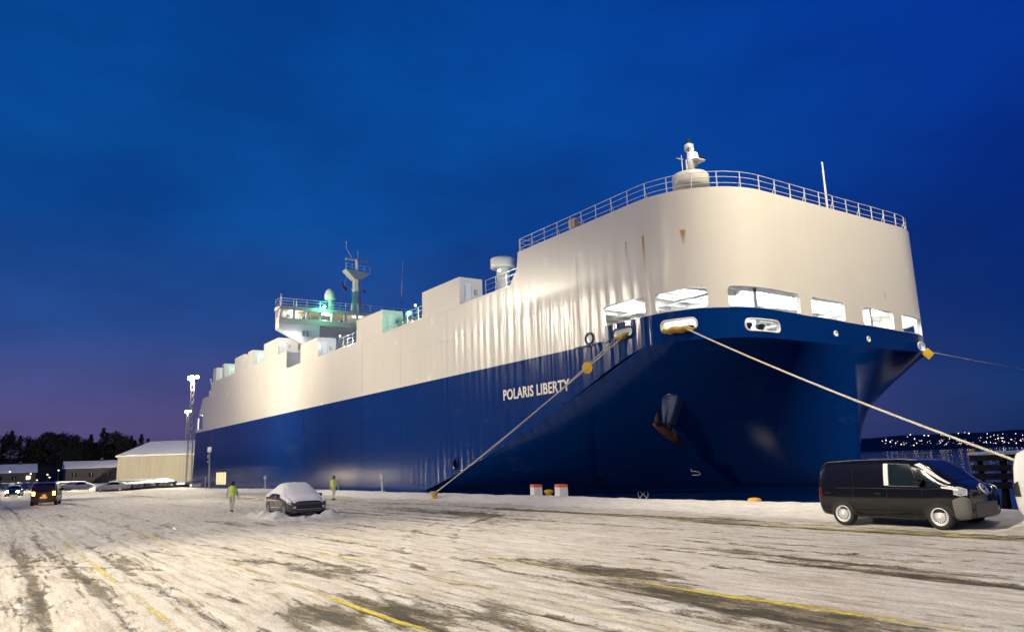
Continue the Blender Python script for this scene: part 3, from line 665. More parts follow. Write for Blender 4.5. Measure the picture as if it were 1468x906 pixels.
# weather decks
MB().box(-92.9, -42.7, SY + .16, SY + 2.3, ZL - .35, ZL - .25).build('side_walkway', M_deck, ship)
MB().box(-92.9, -42.7, SY + 2.35, FARY - .2, ZL - .3, 15.55).build('weather_deck', M_white2, ship)
MB().box(-131.3, -93.0, SY + .16, FARY - .16, ZT - .4, ZT - .1).build('aft_deck', M_white2, ship)
MB().box(-137.1, -131.95, SY + .16, FARY - .16, 14.3, 14.6).build('stern_deck', M_deck, ship)
MB().box(-93.2, -92.97, SY + .16, FARY - .2, ZL - .3, ZT - .41).build('recess_bulkhead', M_white2, ship)
MB().add([(-139.6, SY + .15, 11.9), (-137.2, SY + .15, 14.7), (-137.2, FARY - .15, 14.7), (-139.6, FARY - .15, 11.9)], [(0, 1, 2, 3)]).build('stern_slope', M_white, ship)
MB().prism([(-142.95, -4), (-142.65, 0), (-141.45, ZB), (-141.3, ZB), (-142.5, 0), (-142.8, -4)], SY + .16, FARY - .16).build('transom', M_blue, ship)
sb = MB(); sb.box(-141.3, -136.4, SY + .16, SY + 8, 9.1, 9.3); sb.box(-136.6, -136.4, SY + .16, SY + 8, 9.3, 12); sb.box(-141.2, -136.4, SY + 4, SY + 4.2, 9.3, 12); sb.box(-139.5, -136.4, SY + .16, SY + 8, 12, 12.2); sb.build('stern_gallery', M_white2, ship)
MB().tube([(-141.2, SY + .3, 9.3), (-141.2, SY + .3, 11.6)], .12, 8).build('gallery_post', M_white2, ship)
MB().box(-139, -138, SY + 1.4, SY + 1.55, 11.8, 11.95).build('deck_lamp', M_lampcold, ship); lamp('deck_light', 'POINT', (-138.6, SY + 1.5, 11.5), 420, (.95, .98, 1), ship, .2)
dv = MB(); dv.tube([(-133.4, SY + .6, 14.6), (-133.4, SY + .6, 16.6), (-133.0, SY + .3, 17.3), (-132.4, SY + .1, 17.4)], .16, 8); dv.box(-134.6, -132.2, SY + .4, SY + 1.5, 14.6, 15.7); dv.build('stern_davit', M_white2, ship)

# railings: each post a sub-part
def railing(pts, posts, zb, h, name='railing', brace=True, r=.017, rails=(1., .66, .28), closed=False):
    root = MB()
    for k in rails: root.tube([(x, y, zb + h * k) for x, y in pts], r if k < 1 else r * 1.25, 6)
    o = root.build(name, M_rail, ship, True)
    for i, (x, y, nx_, ny_) in enumerate(posts):
        p = MB().box(x - .022, x + .022, y - .022, y + .022, zb - .02, zb + h - .01)
        if brace and i % 2: p.tube([(x - nx_ * .02, y - ny_ * .02, zb + h * .62), (x - nx_ * .24, y - ny_ * .24, zb)], .025, 5)
        p.build('rail_post', M_rail, o)
    return o
pl = [(-42.3, SY + .10)] + [P3(l, 0, -.10)[:2] for l in lrange(0, LT, .5)] + [(-42.3, FARY - .1)]
pp = [(x, SY + .10, 0, -1) for x in np.arange(-42.2, -36.2, 1.42)] + [(plan(l)[0] - plan(l)[2] * .1, plan(l)[1] - plan(l)[3] * .1, plan(l)[2], plan(l)[3]) for l in np.arange(.55, LT, 1.42)]
railing(pl, pp, ZT, .92)
railing([(-42.3, SY + .1), (-42.3, SY + 3.5)], [(-42.3, SY + y, 1, 0) for y in (.1, 1.2, 2.3, 3.4)], ZT, .92)
def straight_rail(x0, x1, y, zb, h=1.05, st=1.4, rails=(1., .66, .28)):
    k = max(1, int(round((x1 - x0) / st))); railing([(x0, y), (x1, y)], [(x0 + (x1 - x0) * i / k, y, 0, -1) for i in range(k + 1)], zb, h, rails=rails)
for x0, x1 in ((-50.5, -43.0), (-64.9, -57.0), (-81.9, -71.2)):
    straight_rail(x0, x1, SY + 2.42, 15.55, 1.15)
straight_rail(-64.5, -57.1, SY + .08, ZL, .35, 1.2, (1.,))
straight_rail(-96.3, -93.1, SY + .1, ZT - .1, 1.2, .8)
# mushroom vent behind the break of the deck
MB().lathe([(.52, 0), (.52, 2.0), (.56, 2.0), (.98, 2.02), (1.0, 2.1), (1.0, 2.75), (.95, 2.82), (.0, 2.86)], 28, (-49.4, 33.4, 15.55)).build('mushroom_vent', M_white, ship, True)
# drum vent and foremast
fm = MB().lathe([(.62, 0), (.62, .95), (1.0, 1.0), (1.08, 1.08), (1.08, 1.75), (1.0, 1.86), (.0, 1.9)], 32, (-29.2, 33.45, ZT)).build('drum_vent', M_white, ship, True)
fz = ZT + 1.88
m_ = MB(); m_.tube([(-29.2, 33.55, fz), (-29.2, 33.55, fz + 1.9)], [.26, .15], 10); m_.box(-29.4, -29.0, 33.35, 33.75, fz + 1.55, fz + 1.95); m_.box(-29.55, -28.75, 33.5, 34.4, fz + .92, fz + 1.0)
m_.tube([(-29.2, 33.6, fz + .25), (-29.2, 34.25, fz + .92)], .06, 6); m_.build('foremast', M_white2, ship, True)
m_ = MB(); m_.tube([(-29.35, 33.0, fz - .1), (-29.35, 33.0, fz + 1.2)], .03, 6); m_.tube([(-29.2, 33.2, fz - .1), (-29.2, 33.2, fz + .9)], .03, 6); m_.tube([(-29.35, 32.55, fz + .95), (-29.35, 33.1, fz + .95)], .025, 6); m_.build('foremast_ladder', M_rail, ship)
MB().lathe([(.12, 0), (.16, .1), (.16, .32), (.08, .4)], 12, (-29.0, 33.75, fz + 1.02)).build('masthead_lamp', M_lampcold, ship)
MB().box(-29.5, -28.9, 34.0, 34.5, fz + 1.03, fz + 1.28).build('horn', M_dark, ship)
MB().lathe([(.14, 0), (.14, .3), (.05, .36)], 10, (-29.2, 33.55, fz + 1.96)).build('mast_top_lamp', mat('dark_green_glass', (.02, .08, .06), .2), ship)
dq = MB().bbox(-28.6, -27.8, 34.9, 35.6, ZT, ZT + .85, .08).build('deck_locker', mat('brown_box', (.16, .10, .06), .6), ship)
MB().tube([(-26.1, 42.25, ZT - .1), (-26.1, 42.25, 20.1)], [.075, .055], 8).build('jack_staff', M_rail, ship)
MB().box(-36.8, -36.2, SY + .15, SY + .5, ZT + .15, ZT + .75).build('lifebuoy_box', mat('pale_orange', (.70, .45, .30), .6), ship)

# bridge: wheelhouse across the beam, wings carried on brackets
BX = -94.0; WY0, WY1 = 29.3, 2 * BC - 29.3
MB().box(-103, BX - .8, 33.7, 2 * BC - 33.7, ZT - .1, 20.45).build('bridge_house', M_white, ship)
for s in (0, 1):
    br = [(29.3, 20.45), (29.3, 19.75), (33.7, 17.6), (33.7, ZT), (34.6, ZT), (34.6, 20.45)]
    if s: br = [(2 * BC - a, b) for a, b in br][::-1]
    MB().prism(br, -95.5, BX - .02, 'x').build('wing_bracket', M_white2, ship)
MB().prism([(-95.5, WY0), (BX, WY0), (BX, WY1), (-95.5, WY1), (-95.5, WY1 - 4.4), (-99, WY1 - 4.4), (-99, WY0 + 4.4), (-95.5, WY0 + 4.4)], 20.46, 21.15, 'z').build('wheelhouse_sill', M_white, ship)
MB().prism([(-95.6, WY0 - .1), (BX + .35, WY0 - .1), (BX + .35, WY1 + .1), (-95.6, WY1 + .1), (-95.6, WY1 - 4.3), (-99.3, WY1 - 4.3), (-99.3, WY0 + 4.3), (-95.6, WY0 + 4.3)], 22.16, 22.62, 'z').build('wheelhouse_roof', M_white, ship)
M_brwin = mat('bridge_glass', (.75, .85, .80), .05, alpha=.12)
for y in np.arange(WY0 + 1.2, WY1 - 1, 2.6):
    MB().bbox(-95.2, -94.7, y - .7, y + .5, 20.9, 21.45 + .12 * math.sin(y), .05).build('bridge_console', M_galv, ship)
for y in np.arange(WY0 + 1.6, WY1 - 1, 5.2): MB().box(-95.3, -95.15, y - .18, y + .25, 21.4, 21.9).build('bridge_monitor', M_dark, ship)
for y in np.arange(WY0 + 2.0, WY1 - 1, 4.4):
    MB().box(-94.9, -94.7, y - .5, y + .5, 22.08, 22.14).build('ceiling_lamp', M_lampcold, ship); lamp('bridge_light', 'POINT', (-94.8, y, 21.95), 75, (1, .97, .70), ship, .15)
yy = WY0 + .2; k = 0
while yy < WY1 - 1.6:
    MB().add([(BX - .12, yy + .12, 21.15), (BX - .12, yy + 1.60, 21.15), (BX + .10, yy + 1.60, 22.16), (BX + .10, yy + .12, 22.16)], [(0, 1, 2, 3)]).build('bridge_window', M_brwin, ship)
    MB().add([(BX - .06, yy - .14, 21.15), (BX - .06, yy + .14, 21.15), (BX + .16, yy + .14, 22.16), (BX + .16, yy - .14, 22.16), (BX - .4, yy - .14, 21.15), (BX - .4, yy + .14, 21.15), (BX - .4, yy + .14, 22.16), (BX - .4, yy - .14, 22.16)], [(0, 1, 2, 3), (0, 3, 7, 4), (1, 5, 6, 2)]).build('window_mullion', M_white2, ship); yy += 1.72
MB().box(-95.4, BX - .2, WY0 + .1, WY0 + .16, 21.15, 22.16).build('wing_side_glass', M_brwin, ship)
MB().box(-98.9, -98.6, WY0 + 4.4, WY1 - 4.4, 21.15, 22.16).build('wheelhouse_rear', M_white, ship)
for i in range(2): MB().box(BX - .018, BX + .03, 32.3 + i * .55, 32.6 + i * .55, 18.9, 19.6).build('bracket_port', M_galv, ship)
MB().box(-95.5, -95.3, WY0, WY0 + 4.4, 21.15, 22.16).build('wing_rear', M_white, ship); MB().box(-98.6, -95.5, WY0 + 4.4, WY0 + 4.55, 21.15, 22.16).build('wheelhouse_side', M_white, ship)
br_pts = [(-95.5, WY0), (BX + .2, WY0), (BX + .2, WY1), (-95.5, WY1)]
br_posts = [(-95.5, WY0, 0, -1)] + [(BX + .2, y, 1, 0) for y in np.arange(WY0, WY1 + .2, 1.75)]
railing(br_pts, br_posts, 22.62, 1.0, brace=False)
mx, my = -96.3, 40.6
m_ = MB(); m_.tube([(mx, my, 22.6), (mx, my, 25.2), (mx, my, 28.6)], [.85, .66, .52], 8); m_.build('radar_mast', M_white, ship)
pf = MB(); pf.prism([(my - 1.8, 28.9), (my + 1.8, 28.6), (my + 1.6, 28.35), (my + .5, 27.6), (my - .5, 27.6), (my - 1.6, 28.6)], mx - .7, mx + .7, 'x'); pf.build('mast_platform', M_white, ship)
rl = MB()
for z in (29.3, 29.75): rl.tube([(mx + .6, my - 1.75, z), (mx + .6, my + 1.75, z - .25)], .03, 5)
for y in (-1.75, -.9, 0, .9, 1.75): rl.tube([(mx + .6, my + y, 28.6), (mx + .6, my + y, 29.8 - .08 * (y + 1.75))], .04, 5)
rl.build('platform_rail', M_rail, ship)
MB().tube([(mx + .2, my, 28.6), (mx + .2, my, 30.5)], .22, 8).build('radar_pedestal', M_white2, ship)
MB().box(mx - .1, mx + .25, my - 1.6, my + 1.75, 30.35, 30.6).build('radar_scanner', M_white2, ship)
for z, l in ((26.3, 1.3), (24.2, 1.5)):
    MB().box(mx - .25, mx + .25, my - .6, my + l, z, z + .12).build('lamp_bracket', M_white, ship); MB().lathe([(.12, 0), (.12, .28)], 8, (mx, my + l - .1, z - .3)).build('signal_lamp', M_dark, ship)
an_ = MB(); an_.tube([(mx, my - .5, 30.5), (mx, my - 1.5, 32.0), (mx, my - 1.5, 33.0)], .04, 5); an_.tube([(mx, my + .2, 30.5), (mx, my + .2, 31.8)], .05, 5); an_.build('mast_aerial', M_rail, ship)
MB().lathe([(.28, 0), (.24, 1.6), (.7, 1.75), (.78, 1.9), (.78, 2.4), (.6, 2.95), (.3, 3.2), (0, 3.25)], 20, (-95.6, 36.6, 22.6)).build('satellite_dome', M_white2, ship, True)
for y, h in ((29.9, 1.9), (31.9, 1.2)): MB().tube([(-95.2, y, 22.6), (-95.2, y, 22.6 + h)], [.12, .05], 6).build('wing_aerial', M_rail, ship)
MB().tube([(-96, 47.2, 22.6), (-96, 47.6, 31.2)], [.07, .03], 6).build('whip_aerial', M_galv, ship)
fl = MB()
for i in range(7):
    for j in range(5): fl.v.append((-96.2 + .12 * math.sin(i * 1.1), 38.2 + i * .17 + j * .05, 27.2 - j * .17 - i * .14))
for i in range(6):
    for j in range(4): a = i * 5 + j; fl.f.append((a, a + 1, a + 6, a + 5))
flo = fl.build('courtesy_flag', mat('flag_red', (.35, .02, .05), .8), ship, True, False)
flo.data.materials.append(mat('flag_blue', (.02, .03, .20), .8))
for i, pg in enumerate(flo.data.polygons): pg.material_index = 1 if (i % 4 in (1, 2) and i % 8 < 5) or i // 4 == 2 else 0
MB().tube([(-96.2, 38.0, 22.7), (-96.2, 39.2, 28.5)], .012, 4).build('flag_halyard', M_rail, ship)
# starboard lights
for loc, e in (((BX + .5, 35.0, 22.85), 260), ((-62.2, 31.4, 16.05), 30)):
    MB().lathe([(.0, -.16), (.16, -.10), (.18, .02), (.12, .15), (0, .18)], 12, loc).build('green_lamp', M_green, ship, True)
    MB().tube([(loc[0] - .25, loc[1], loc[2] - .9), (loc[0] - .25, loc[1], loc[2] + .1)], .05, 6).build('lamp_post', M_rail, ship)
    lamp('green_light', 'POINT', (loc[0] + .35, loc[1] - .25, loc[2] + .1), e, (.10, 1, .45), ship, .15)
# lamps that wash the gaps between the deck houses
for x, y, z, e, c in ((-46.6, 31.2, 16.5, 260, (.9, .97, 1)), (-60.5, 31.2, 16.4, 330, (.85, 1, .97)), (-78.5, 31.2, 16.4, 380, (.9, .97, 1)), (-93.6, 31.0, 18.6, 240, (.95, .97, 1)), (-90.6, 31.6, 16.3, 50, (1, .95, .85)), (-105.5, 31.8, 18.5, 170, (.72, 1, .90)), (-111.2, 31.6, 18.5, 60, (.8, 1, .92)), (-120.5, 31.8, 18.5, 170, (.66, 1, .85)), (-126.5, 31.6, 18.5, 90, (.75, 1, .9))):
    MB().bbox(x - .10, x + .10, y - .06, y + .06, z, z + .12, .02).build('deck_lamp', mat('lamp_small', (1, 1, 1), .4, emit=(.9, .97, 1), estr=9), ship)
    lamp('deck_light', 'POINT', (x, y, z - .12), e, c, ship, .12)

# ------------------------------------------------------------------ mooring lines, rat guards, quay furniture
def bollard(x, y, label, m=M_yel, sink=.18):
    z = gh(x, y) - sink
    t = thing('quay_bollard', label, 'bollard', (x, y, z), 0, 'bollards on the quay edge')
    MB().lathe([(.30, -.1), (.26, .05), (.17, .12), (.15, .32), (.24, .40), (.27, .46), (.22, .54), (.0, .57)], 18).build('post', m, t, True)
    MB().bbox(-.36, .36, -.36, .36, -.15, .04, .05).build('base_plate', M_conc, t)
    return t
def rope(label, a, b, r, sagz, sleeve=None, turns=None):
    a, b = Vector(a), Vector(b)
    t = world_thing('mooring_line', label, 'rope', tuple(b))
    pts = [a.lerp(b, i / 28) - Vector((0, 0, sagz * 4 * (i / 28) * (1 - i / 28))) for i in range(29)]
    MB().tube(pts, r, 8).build('line', M_rope, t, True)
    if turns:
        lp = [b + Vector((.23 * math.cos(q), .23 * math.sin(q), -.10 + .02 * q)) for q in np.linspace(0, 2 * PI * 2, 40)]
        MB().tube(lp, r, 6).build('eye', M_rope, t, True)
    return t, pts
def sleeve(parent, pts, r0, seed):
    rr_ = random.Random(seed); n = 14; v = []; k = len(pts)
    for i, p in enumerate(pts):
        e = math.sin(PI * min(max((i + .25) / (k - .5), 0.04), .96)) ** .5
        for j in range(n):
            q = r0 * e * (1 + .35 * (rr_.random() - .5)); a = 2 * PI * j / n; v.append(Vector(p) + Vector((.35 * q * math.cos(a), q * math.cos(a), q * .75 * math.sin(a))))
    f = [(i * n + j, i * n + (j + 1) % n, (i + 1) * n + (j + 1) % n, (i + 1) * n + j) for i in range(k - 1) for j in range(n)] + [tuple(range(n - 1, -1, -1)), tuple((k - 1) * n + j for j in range(n))]
    MB().add(v, f).build('chafe_sleeve', M_sleeve, parent, True)
b1 = on_z(622, 708, .42); bollard(b1.x, b1.y, 'yellow bollard holding the rope that comes down across the ship name', sink=.10)
f1 = Vector((-32.0, SY - .12, 9.10))
r1, pts1 = rope('pale rope from the side fairlead down across the ship name to a quay bollard', f1, (b1.x, b1.y, .42), .036, .12, turns=True)
sleeve(r1, [Vector(P3(3.3 + 1.15 * i / 9, 9.02 + .22 * (i / 9) ** 2, .16 + .05 * math.sin(i))) for i in range(10)], .20, 3)
r1b, _ = rope('second pale rope sharing the side fairlead and the same quay bollard', Vector((-32.5, SY - .10, 9.15)), (b1.x - .25, b1.y + .05, .40), .030, .30)
f2 = Vector(P3(8.2, 8.92, .15)); b2 = Vector((-7.35, 24.9, .45)); bollard(b2.x, b2.y, 'yellow bollard beyond the white van at the end of the long bow rope')
r2, pts2 = rope('long pale rope from the rounded bow corner down past the black van', f2, b2, .042, .25, turns=True)
sleeve(r2, [Vector(P3(6.9 + 1.7 * i / 11, 8.90 + .05 * math.sin(i * 1.7), .16 + .05 * math.sin(i * 2.1))) for i in range(12)], .24, 5)
f4 = Vector(P3(29.0, 8.42, .12)); dol = Vector((-25.9, 112, 6.6))
r3, pts3 = rope('thin rope from the far bow corner out over the water', f4, dol, .035, .35)
def rat_guard(p, ax, r, label, sides=9):
    q = Vector(ax).normalized().to_track_quat('Z', 'Y').to_matrix().to_4x4(); Mg = Matrix.Translation(p) @ q
    t = tag(MB().lathe([(.05, -.022), (r, -.012), (r * 1.01, 0), (r, .012), (.05, .022)], sides, (0, 0, 0), Mg).build('rat_guard', M_yel), label, 'rat guard', 'rat guards on the mooring ropes')
    return t
rat_guard(pts1[5], Vector((.35, -1, -.1)), .36, 'yellow rat guard disc on the rope beside the side fairlead')
g3 = rat_guard(f4 + Vector((.10, .12, -.18)), Vector((1, -.75, 0)), .40, 'square yellow rat guard at the far bow corner of the ship', 4)
# the dolphin that takes the far rope
t = thing('mooring_dolphin', 'concrete mooring dolphin on piles out in the water', 'dolphin', (-25.9, 112, -3.2))
MB().bbox(-2.5, 2.5, -2.5, 2.5, 7.6, 9.4, .2).build('cap', M_conc, t)
for sx in (-1, 1):
    for sy in (-1, 1): MB().tube([(sx * 2.2, sy * 2.2, -2), (sx * 1.6, sy * 1.6, 7.7)], .4, 10).build('pile', M_conc, t)
MB().tube([(1.6, 0, 9.3), (1.6, 0, 16.5)], .12, 8).build('lamp_post', M_galv, t); MB().box(1.3, 1.9, -.75, -.2, 16.3, 16.6).build('lamp_head', M_galv, t); MB().box(1.35, 1.85, -.7, -.25, 16.24, 16.296).build('lamp_glass', M_lamp, t)
lamp('dolphin_light', 'SPOT', (1.6, -.5, 16.1), 45000, (1, .92, .78), t, .4, None, 60, .8).rotation_euler = Vector((-4, -66, -10)).to_track_quat('-Z', 'Y').to_euler()
MB().lathe([(.35, 9.4), (.25, 9.5), (.25, 9.75), (.4, 9.9), (0, 9.95)], 12).build('bollard_head', M_dark, t)

# white and orange barrier blocks with bollards between and beside them
for px, lab in ((769, 'white barrier block with orange top strip, next to the yellow bollard on its bow side'), (805, 'white barrier block with orange top strip, standing alone towards the bow')):
    q = on_y(px, 712, 25.4); z = gh(q.x, 25.4) - .12
    t = thing('barrier_block', {769: 'white barrier block with orange top strip, on the stern side of the yellow bollard', 805: 'white barrier block with orange top strip, on the bow side of the yellow bollard'}[px], 'barrier', (q.x, 25.4, z), R(-24), 'barrier blocks at the quay edge')
    MB().prism([(-.60, 0), (.60, 0), (.54, .60), (-.54, .60)], -.22, .22).build('block', M_whiteplastic, t)
    MB().prism([(-.545, .60), (.545, .60), (.54, .74), (-.54, .74)], -.225, .225).build('top_strip', M_orange, t)
q = on_y(787, 711, 25.6); bollard(q.x, 25.6, 'yellow bollard between the two white barrier blocks')
q = on_y(1077, 719, 25.0); bollard(q.x, 25.2, 'orange yellow bollard in the snow under the bow', mat('orange_yellow', (.85, .38, .02), .5), .40)
for px, py, h, lab in ((380, 702, 1.35, 'short white service post by the quay edge near the snowed-in saloon'), (548, 704, 1.30, 'short white service post by the quay edge on the bow side of the walking person')):
    q = on_y(px, py, 25.0); z = gh(q.x, 25.0) - .05
    t = thing('service_post', lab, 'post', (q.x, 25.0, z), R(-35), 'service posts on the quay')
    MB().tube([(0, 0, -.1), (0, 0, h - .3)], .06, 8).build('post', M_whiteplastic, t); MB().bbox(-.17, .17, -.12, .12, h - .34, h, .03).build('head', M_whiteplastic, t); MB().bbox(-.2, .2, -.2, .2, -.1, .10, .04).build('foot', M_conc, t)
    MB().box(-.12, .12, -.135, -.122, h - .26, h - .08).build('cover_plate', M_galv, t)
q = on_y(300, 696, 24.4)
t = thing('sign_pole', 'tall leaning steel pole with a sign board and boxes near the stern', 'sign', (q.x, 24.4, 0), 0)
MB().tube([(0, 0, -.1), (-.55, 0, 5.2)], .09, 8).build('pole', M_galv, t); MB().box(-1.5, .45, -.06, .0, 4.9, 5.55).build('sign_board', M_whiteplastic, t)
MB().box(-.85, -.25, -.2, .0, 4.1, 4.55).build('junction_box', M_galv, t); MB().box(-.9, -.2, -.2, 0, 3.55, 3.75).build('lamp_bar', M_galv, t)
MB().tube([(-.55, 0, 5.55), (-1.1, .6, 8.3)], .02, 4).build('stay_wire', M_dark, t); MB().tube([(-.9, -.3, 0), (-.9, -.3, 1.7)], .05, 6).build('side_post', M_galv, t)

# ------------------------------------------------------------------ vehicles
def cr_pts(P, v):                     # Catmull-Rom through ring control points
    k = len(P) - 1; s = min(max(v, 0), .99999) * k; i = int(s); t = s - i
    p0, p1, p2, p3 = P[max(i - 1, 0)], P[i], P[i + 1], P[min(i + 2, k)]
    return tuple(.5 * (2 * b + (c - a) * t + (2 * a - 5 * b + 4 * c - d) * t * t + (3 * b - a - 3 * c + d) * t ** 3) for a, b, c, d in zip(p0, p1, p2, p3))
class Body:
    """stations: x, z_bottom, z_belt, z_top, half widths at sill, belt, roof"""
    def __init__(s, st): s.st = st; s.x0, s.x1 = st[0][0], st[-1][0]
    def par(s, x):
        a = s.st; xs = [q[0] for q in a]
        return [float(np.interp(x, xs, [q[i] for q in a])) for i in range(1, 7)]
    def S(s, x, v, side=1, off=0.):
        zb, zm, zt, wb, wm, wt = s.par(x)
        P = [(0, zb), (wb * .8, zb), (wb, zb + .13), (wm, (zb + zm) * .52), (wm * .985, zm), ((wm + wt) / 2 + .015, (zm + zt) / 2), (wt, zt - .09), (wt * .72, zt - .012), (0, zt)]
        y, z = cr_pts(P, v)
        p = Vector((x, y * side, z))
        if off:
            e = .01; n = None; y2, z2 = cr_pts(P, min(v + e, 1)); y1, z1 = cr_pts(P, max(v - e, 0)); tv = Vector((0, (y2 - y1) * side, z2 - z1))
            xa, xb = max(x - .03, s.x0), min(x + .03, s.x1); tx = s.S(xb, v, side) - s.S(xa, v, side); n = tx.cross(tv) * (-1 if side > 0 else 1)
            if n.length > 1e-9: p += n.normalized() * off
        return p
    def mesh(s, nx=72, nv=32):
        xs = [s.x0 + (s.x1 - s.x0) * (.5 - .5 * math.cos(PI * i / nx)) * .35 + (s.x1 - s.x0) * i / nx * .65 for i in range(nx + 1)]; v = []; f = []
        for x in xs:
            v += [s.S(x, j / nv, 1) for j in range(nv + 1)] + [s.S(x, j / nv, -1) for j in range(nv - 1, 0, -1)]
        m = 2 * nv
        for i in range(nx):
            for j in range(m): f.append((i * m + j, i * m + (j + 1) % m, (i + 1) * m + (j + 1) % m, (i + 1) * m + j))
        f += [tuple(range(m)), tuple(nx * m + j for j in range(m))]
        return MB().add(v, f)
    def patch(s, poly_lo, poly_hi, side, off=.006, n=10, nv=5):
        """poly_lo / poly_hi: lists of (x, v) giving the lower and upper edge of a panel"""
        def at(P, t):
            k = len(P) - 1; u = t * k; i = min(int(u), k - 1); q = u - i; return (P[i][0] + (P[i + 1][0] - P[i][0]) * q, P[i][1] + (P[i + 1][1] - P[i][1]) * q)
        v = []; f = []
        for i in range(n + 1):
            a, b = at(poly_lo, i / n), at(poly_hi, i / n)
            for j in range(nv + 1): t = j / nv; v.append(s.S(a[0] + (b[0] - a[0]) * t, a[1] + (b[1] - a[1]) * t, side, off))
        for i in range(n):
            for j in range(nv): q = i * (nv + 1) + j; f.append((q, q + 1, q + nv + 2, q + nv + 1))
        return MB().add(v, f)
def wheel(parent, x, y, r, wd, side, rim_m, spokes=10, M_tyre=mat('tyre_rubber', (.02, .02, .02), .8)):
    Mw = Matrix.Translation((x, y, r)) @ Matrix.Rotation(-side * PI / 2, 4, 'X')
    w = MB().lathe([(r * .60, wd * .2), (r * .64, wd * .5), (r * .90, wd * .52), (r, wd * .36), (r, -wd * .36), (r * .9, -wd * .5), (r * .3, -wd * .5)], 30, (0, 0, 0), Mw).build('wheel', M_tyre, parent, True)
    rm = MB().lathe([(r * .66, wd * .40), (r * .70, wd * .525), (r * .64, wd * .53), (r * .56, wd * .44), (r * .30, wd * .47), (r * .14, wd * .54), (0, wd * .55)], 30, (0, 0, 0), Mw).build('rim', rim_m, w, True)
    h = MB()
    for k in range(spokes):
        a = 2 * PI * k / spokes; c = Vector((r * .46 * math.cos(a), r * .46 * math.sin(a), wd * .47)); q = Matrix.Translation(c) @ Matrix.Rotation(a, 4, 'Z')
        h.lathe([(r * .055, 0), (r * .055, .012)], 8, (0, 0, 0), Mw @ q)
    h.build('rim_holes', M_dark, w); h = None
    return w
def arch(parent, body, x, r, side, m):
    v = []; f = []; n = 18
    for k in range(n + 1):
        a = PI * k / n
        for rr_ in (0., r):
            xx = x + rr_ * math.cos(a); zz = .30 + rr_ * math.sin(a) * 1.0
            # side surface at that height
            lo, hi = .2, .5
            for _ in range(16):
                mid = (lo + hi) / 2
                if body.S(xx, mid, side).z < zz: lo = mid
                else: hi = mid
            v.append(body.S(xx, lo, side, .012))
    for k in range(n): f.append((2 * k, 2 * k + 1, 2 * k + 3, 2 * k + 2))
    return MB().add(v, f).build('wheel_arch', m, parent, True)
M_black = mat('black_car_paint', (.006, .006, .007), .12, coat=.4, spec=.45)
M_glassvan = mat('van_side_glass', (.010, .017, .016), .08, spec=.6)
M_matte = mat('matte_wrap', (.13, .125, .12), .55)
M_film = mat('white_film', (.80, .79, .76), .6)
M_wrim = mat('white_wheel', (.62, .62, .60), .4, metal=.2)
M_arim = mat('alloy_wheel', (.45, .45, .46), .3, metal=.8)
M_clear = mat('headlamp_glass', (.55, .57, .58), .12, metal=.3)
M_redlamp = mat('tail_glass', (.07, .006, .006), .2)
VAN = [(-2.22, .42, 1.00, 1.45, .78, .84, .66), (-2.19, .36, 1.02, 1.64, .85, .90, .73), (-2.10, .30, 1.06, 1.82, .90, .945, .78), (-1.9, .27, 1.09, 1.90, .93, .97, .81), (-1.0, .25, 1.10, 1.935, .95, .985, .83), (.3, .25, 1.09, 1.935, .95, .985, .83), (.72, .25, 1.08, 1.89, .95, .985, .81),
       (1.02, .25, 1.08, 1.83, .95, .985, .80), (1.3, .25, 1.09, 1.67, .95, .985, .80), (1.55, .26, 1.10, 1.49, .95, .98, .80), (1.75, .26, 1.10, 1.34, .945, .975, .81), (1.90, .27, 1.09, 1.26, .94, .97, .81), (2.05, .28, 1.07, 1.19, .925, .95, .79), (2.15, .30, 1.01, 1.11, .90, .915, .75), (2.21, .34, .92, 1.00, .85, .865, .69), (2.23, .38, .84, .90, .79, .81, .63)]
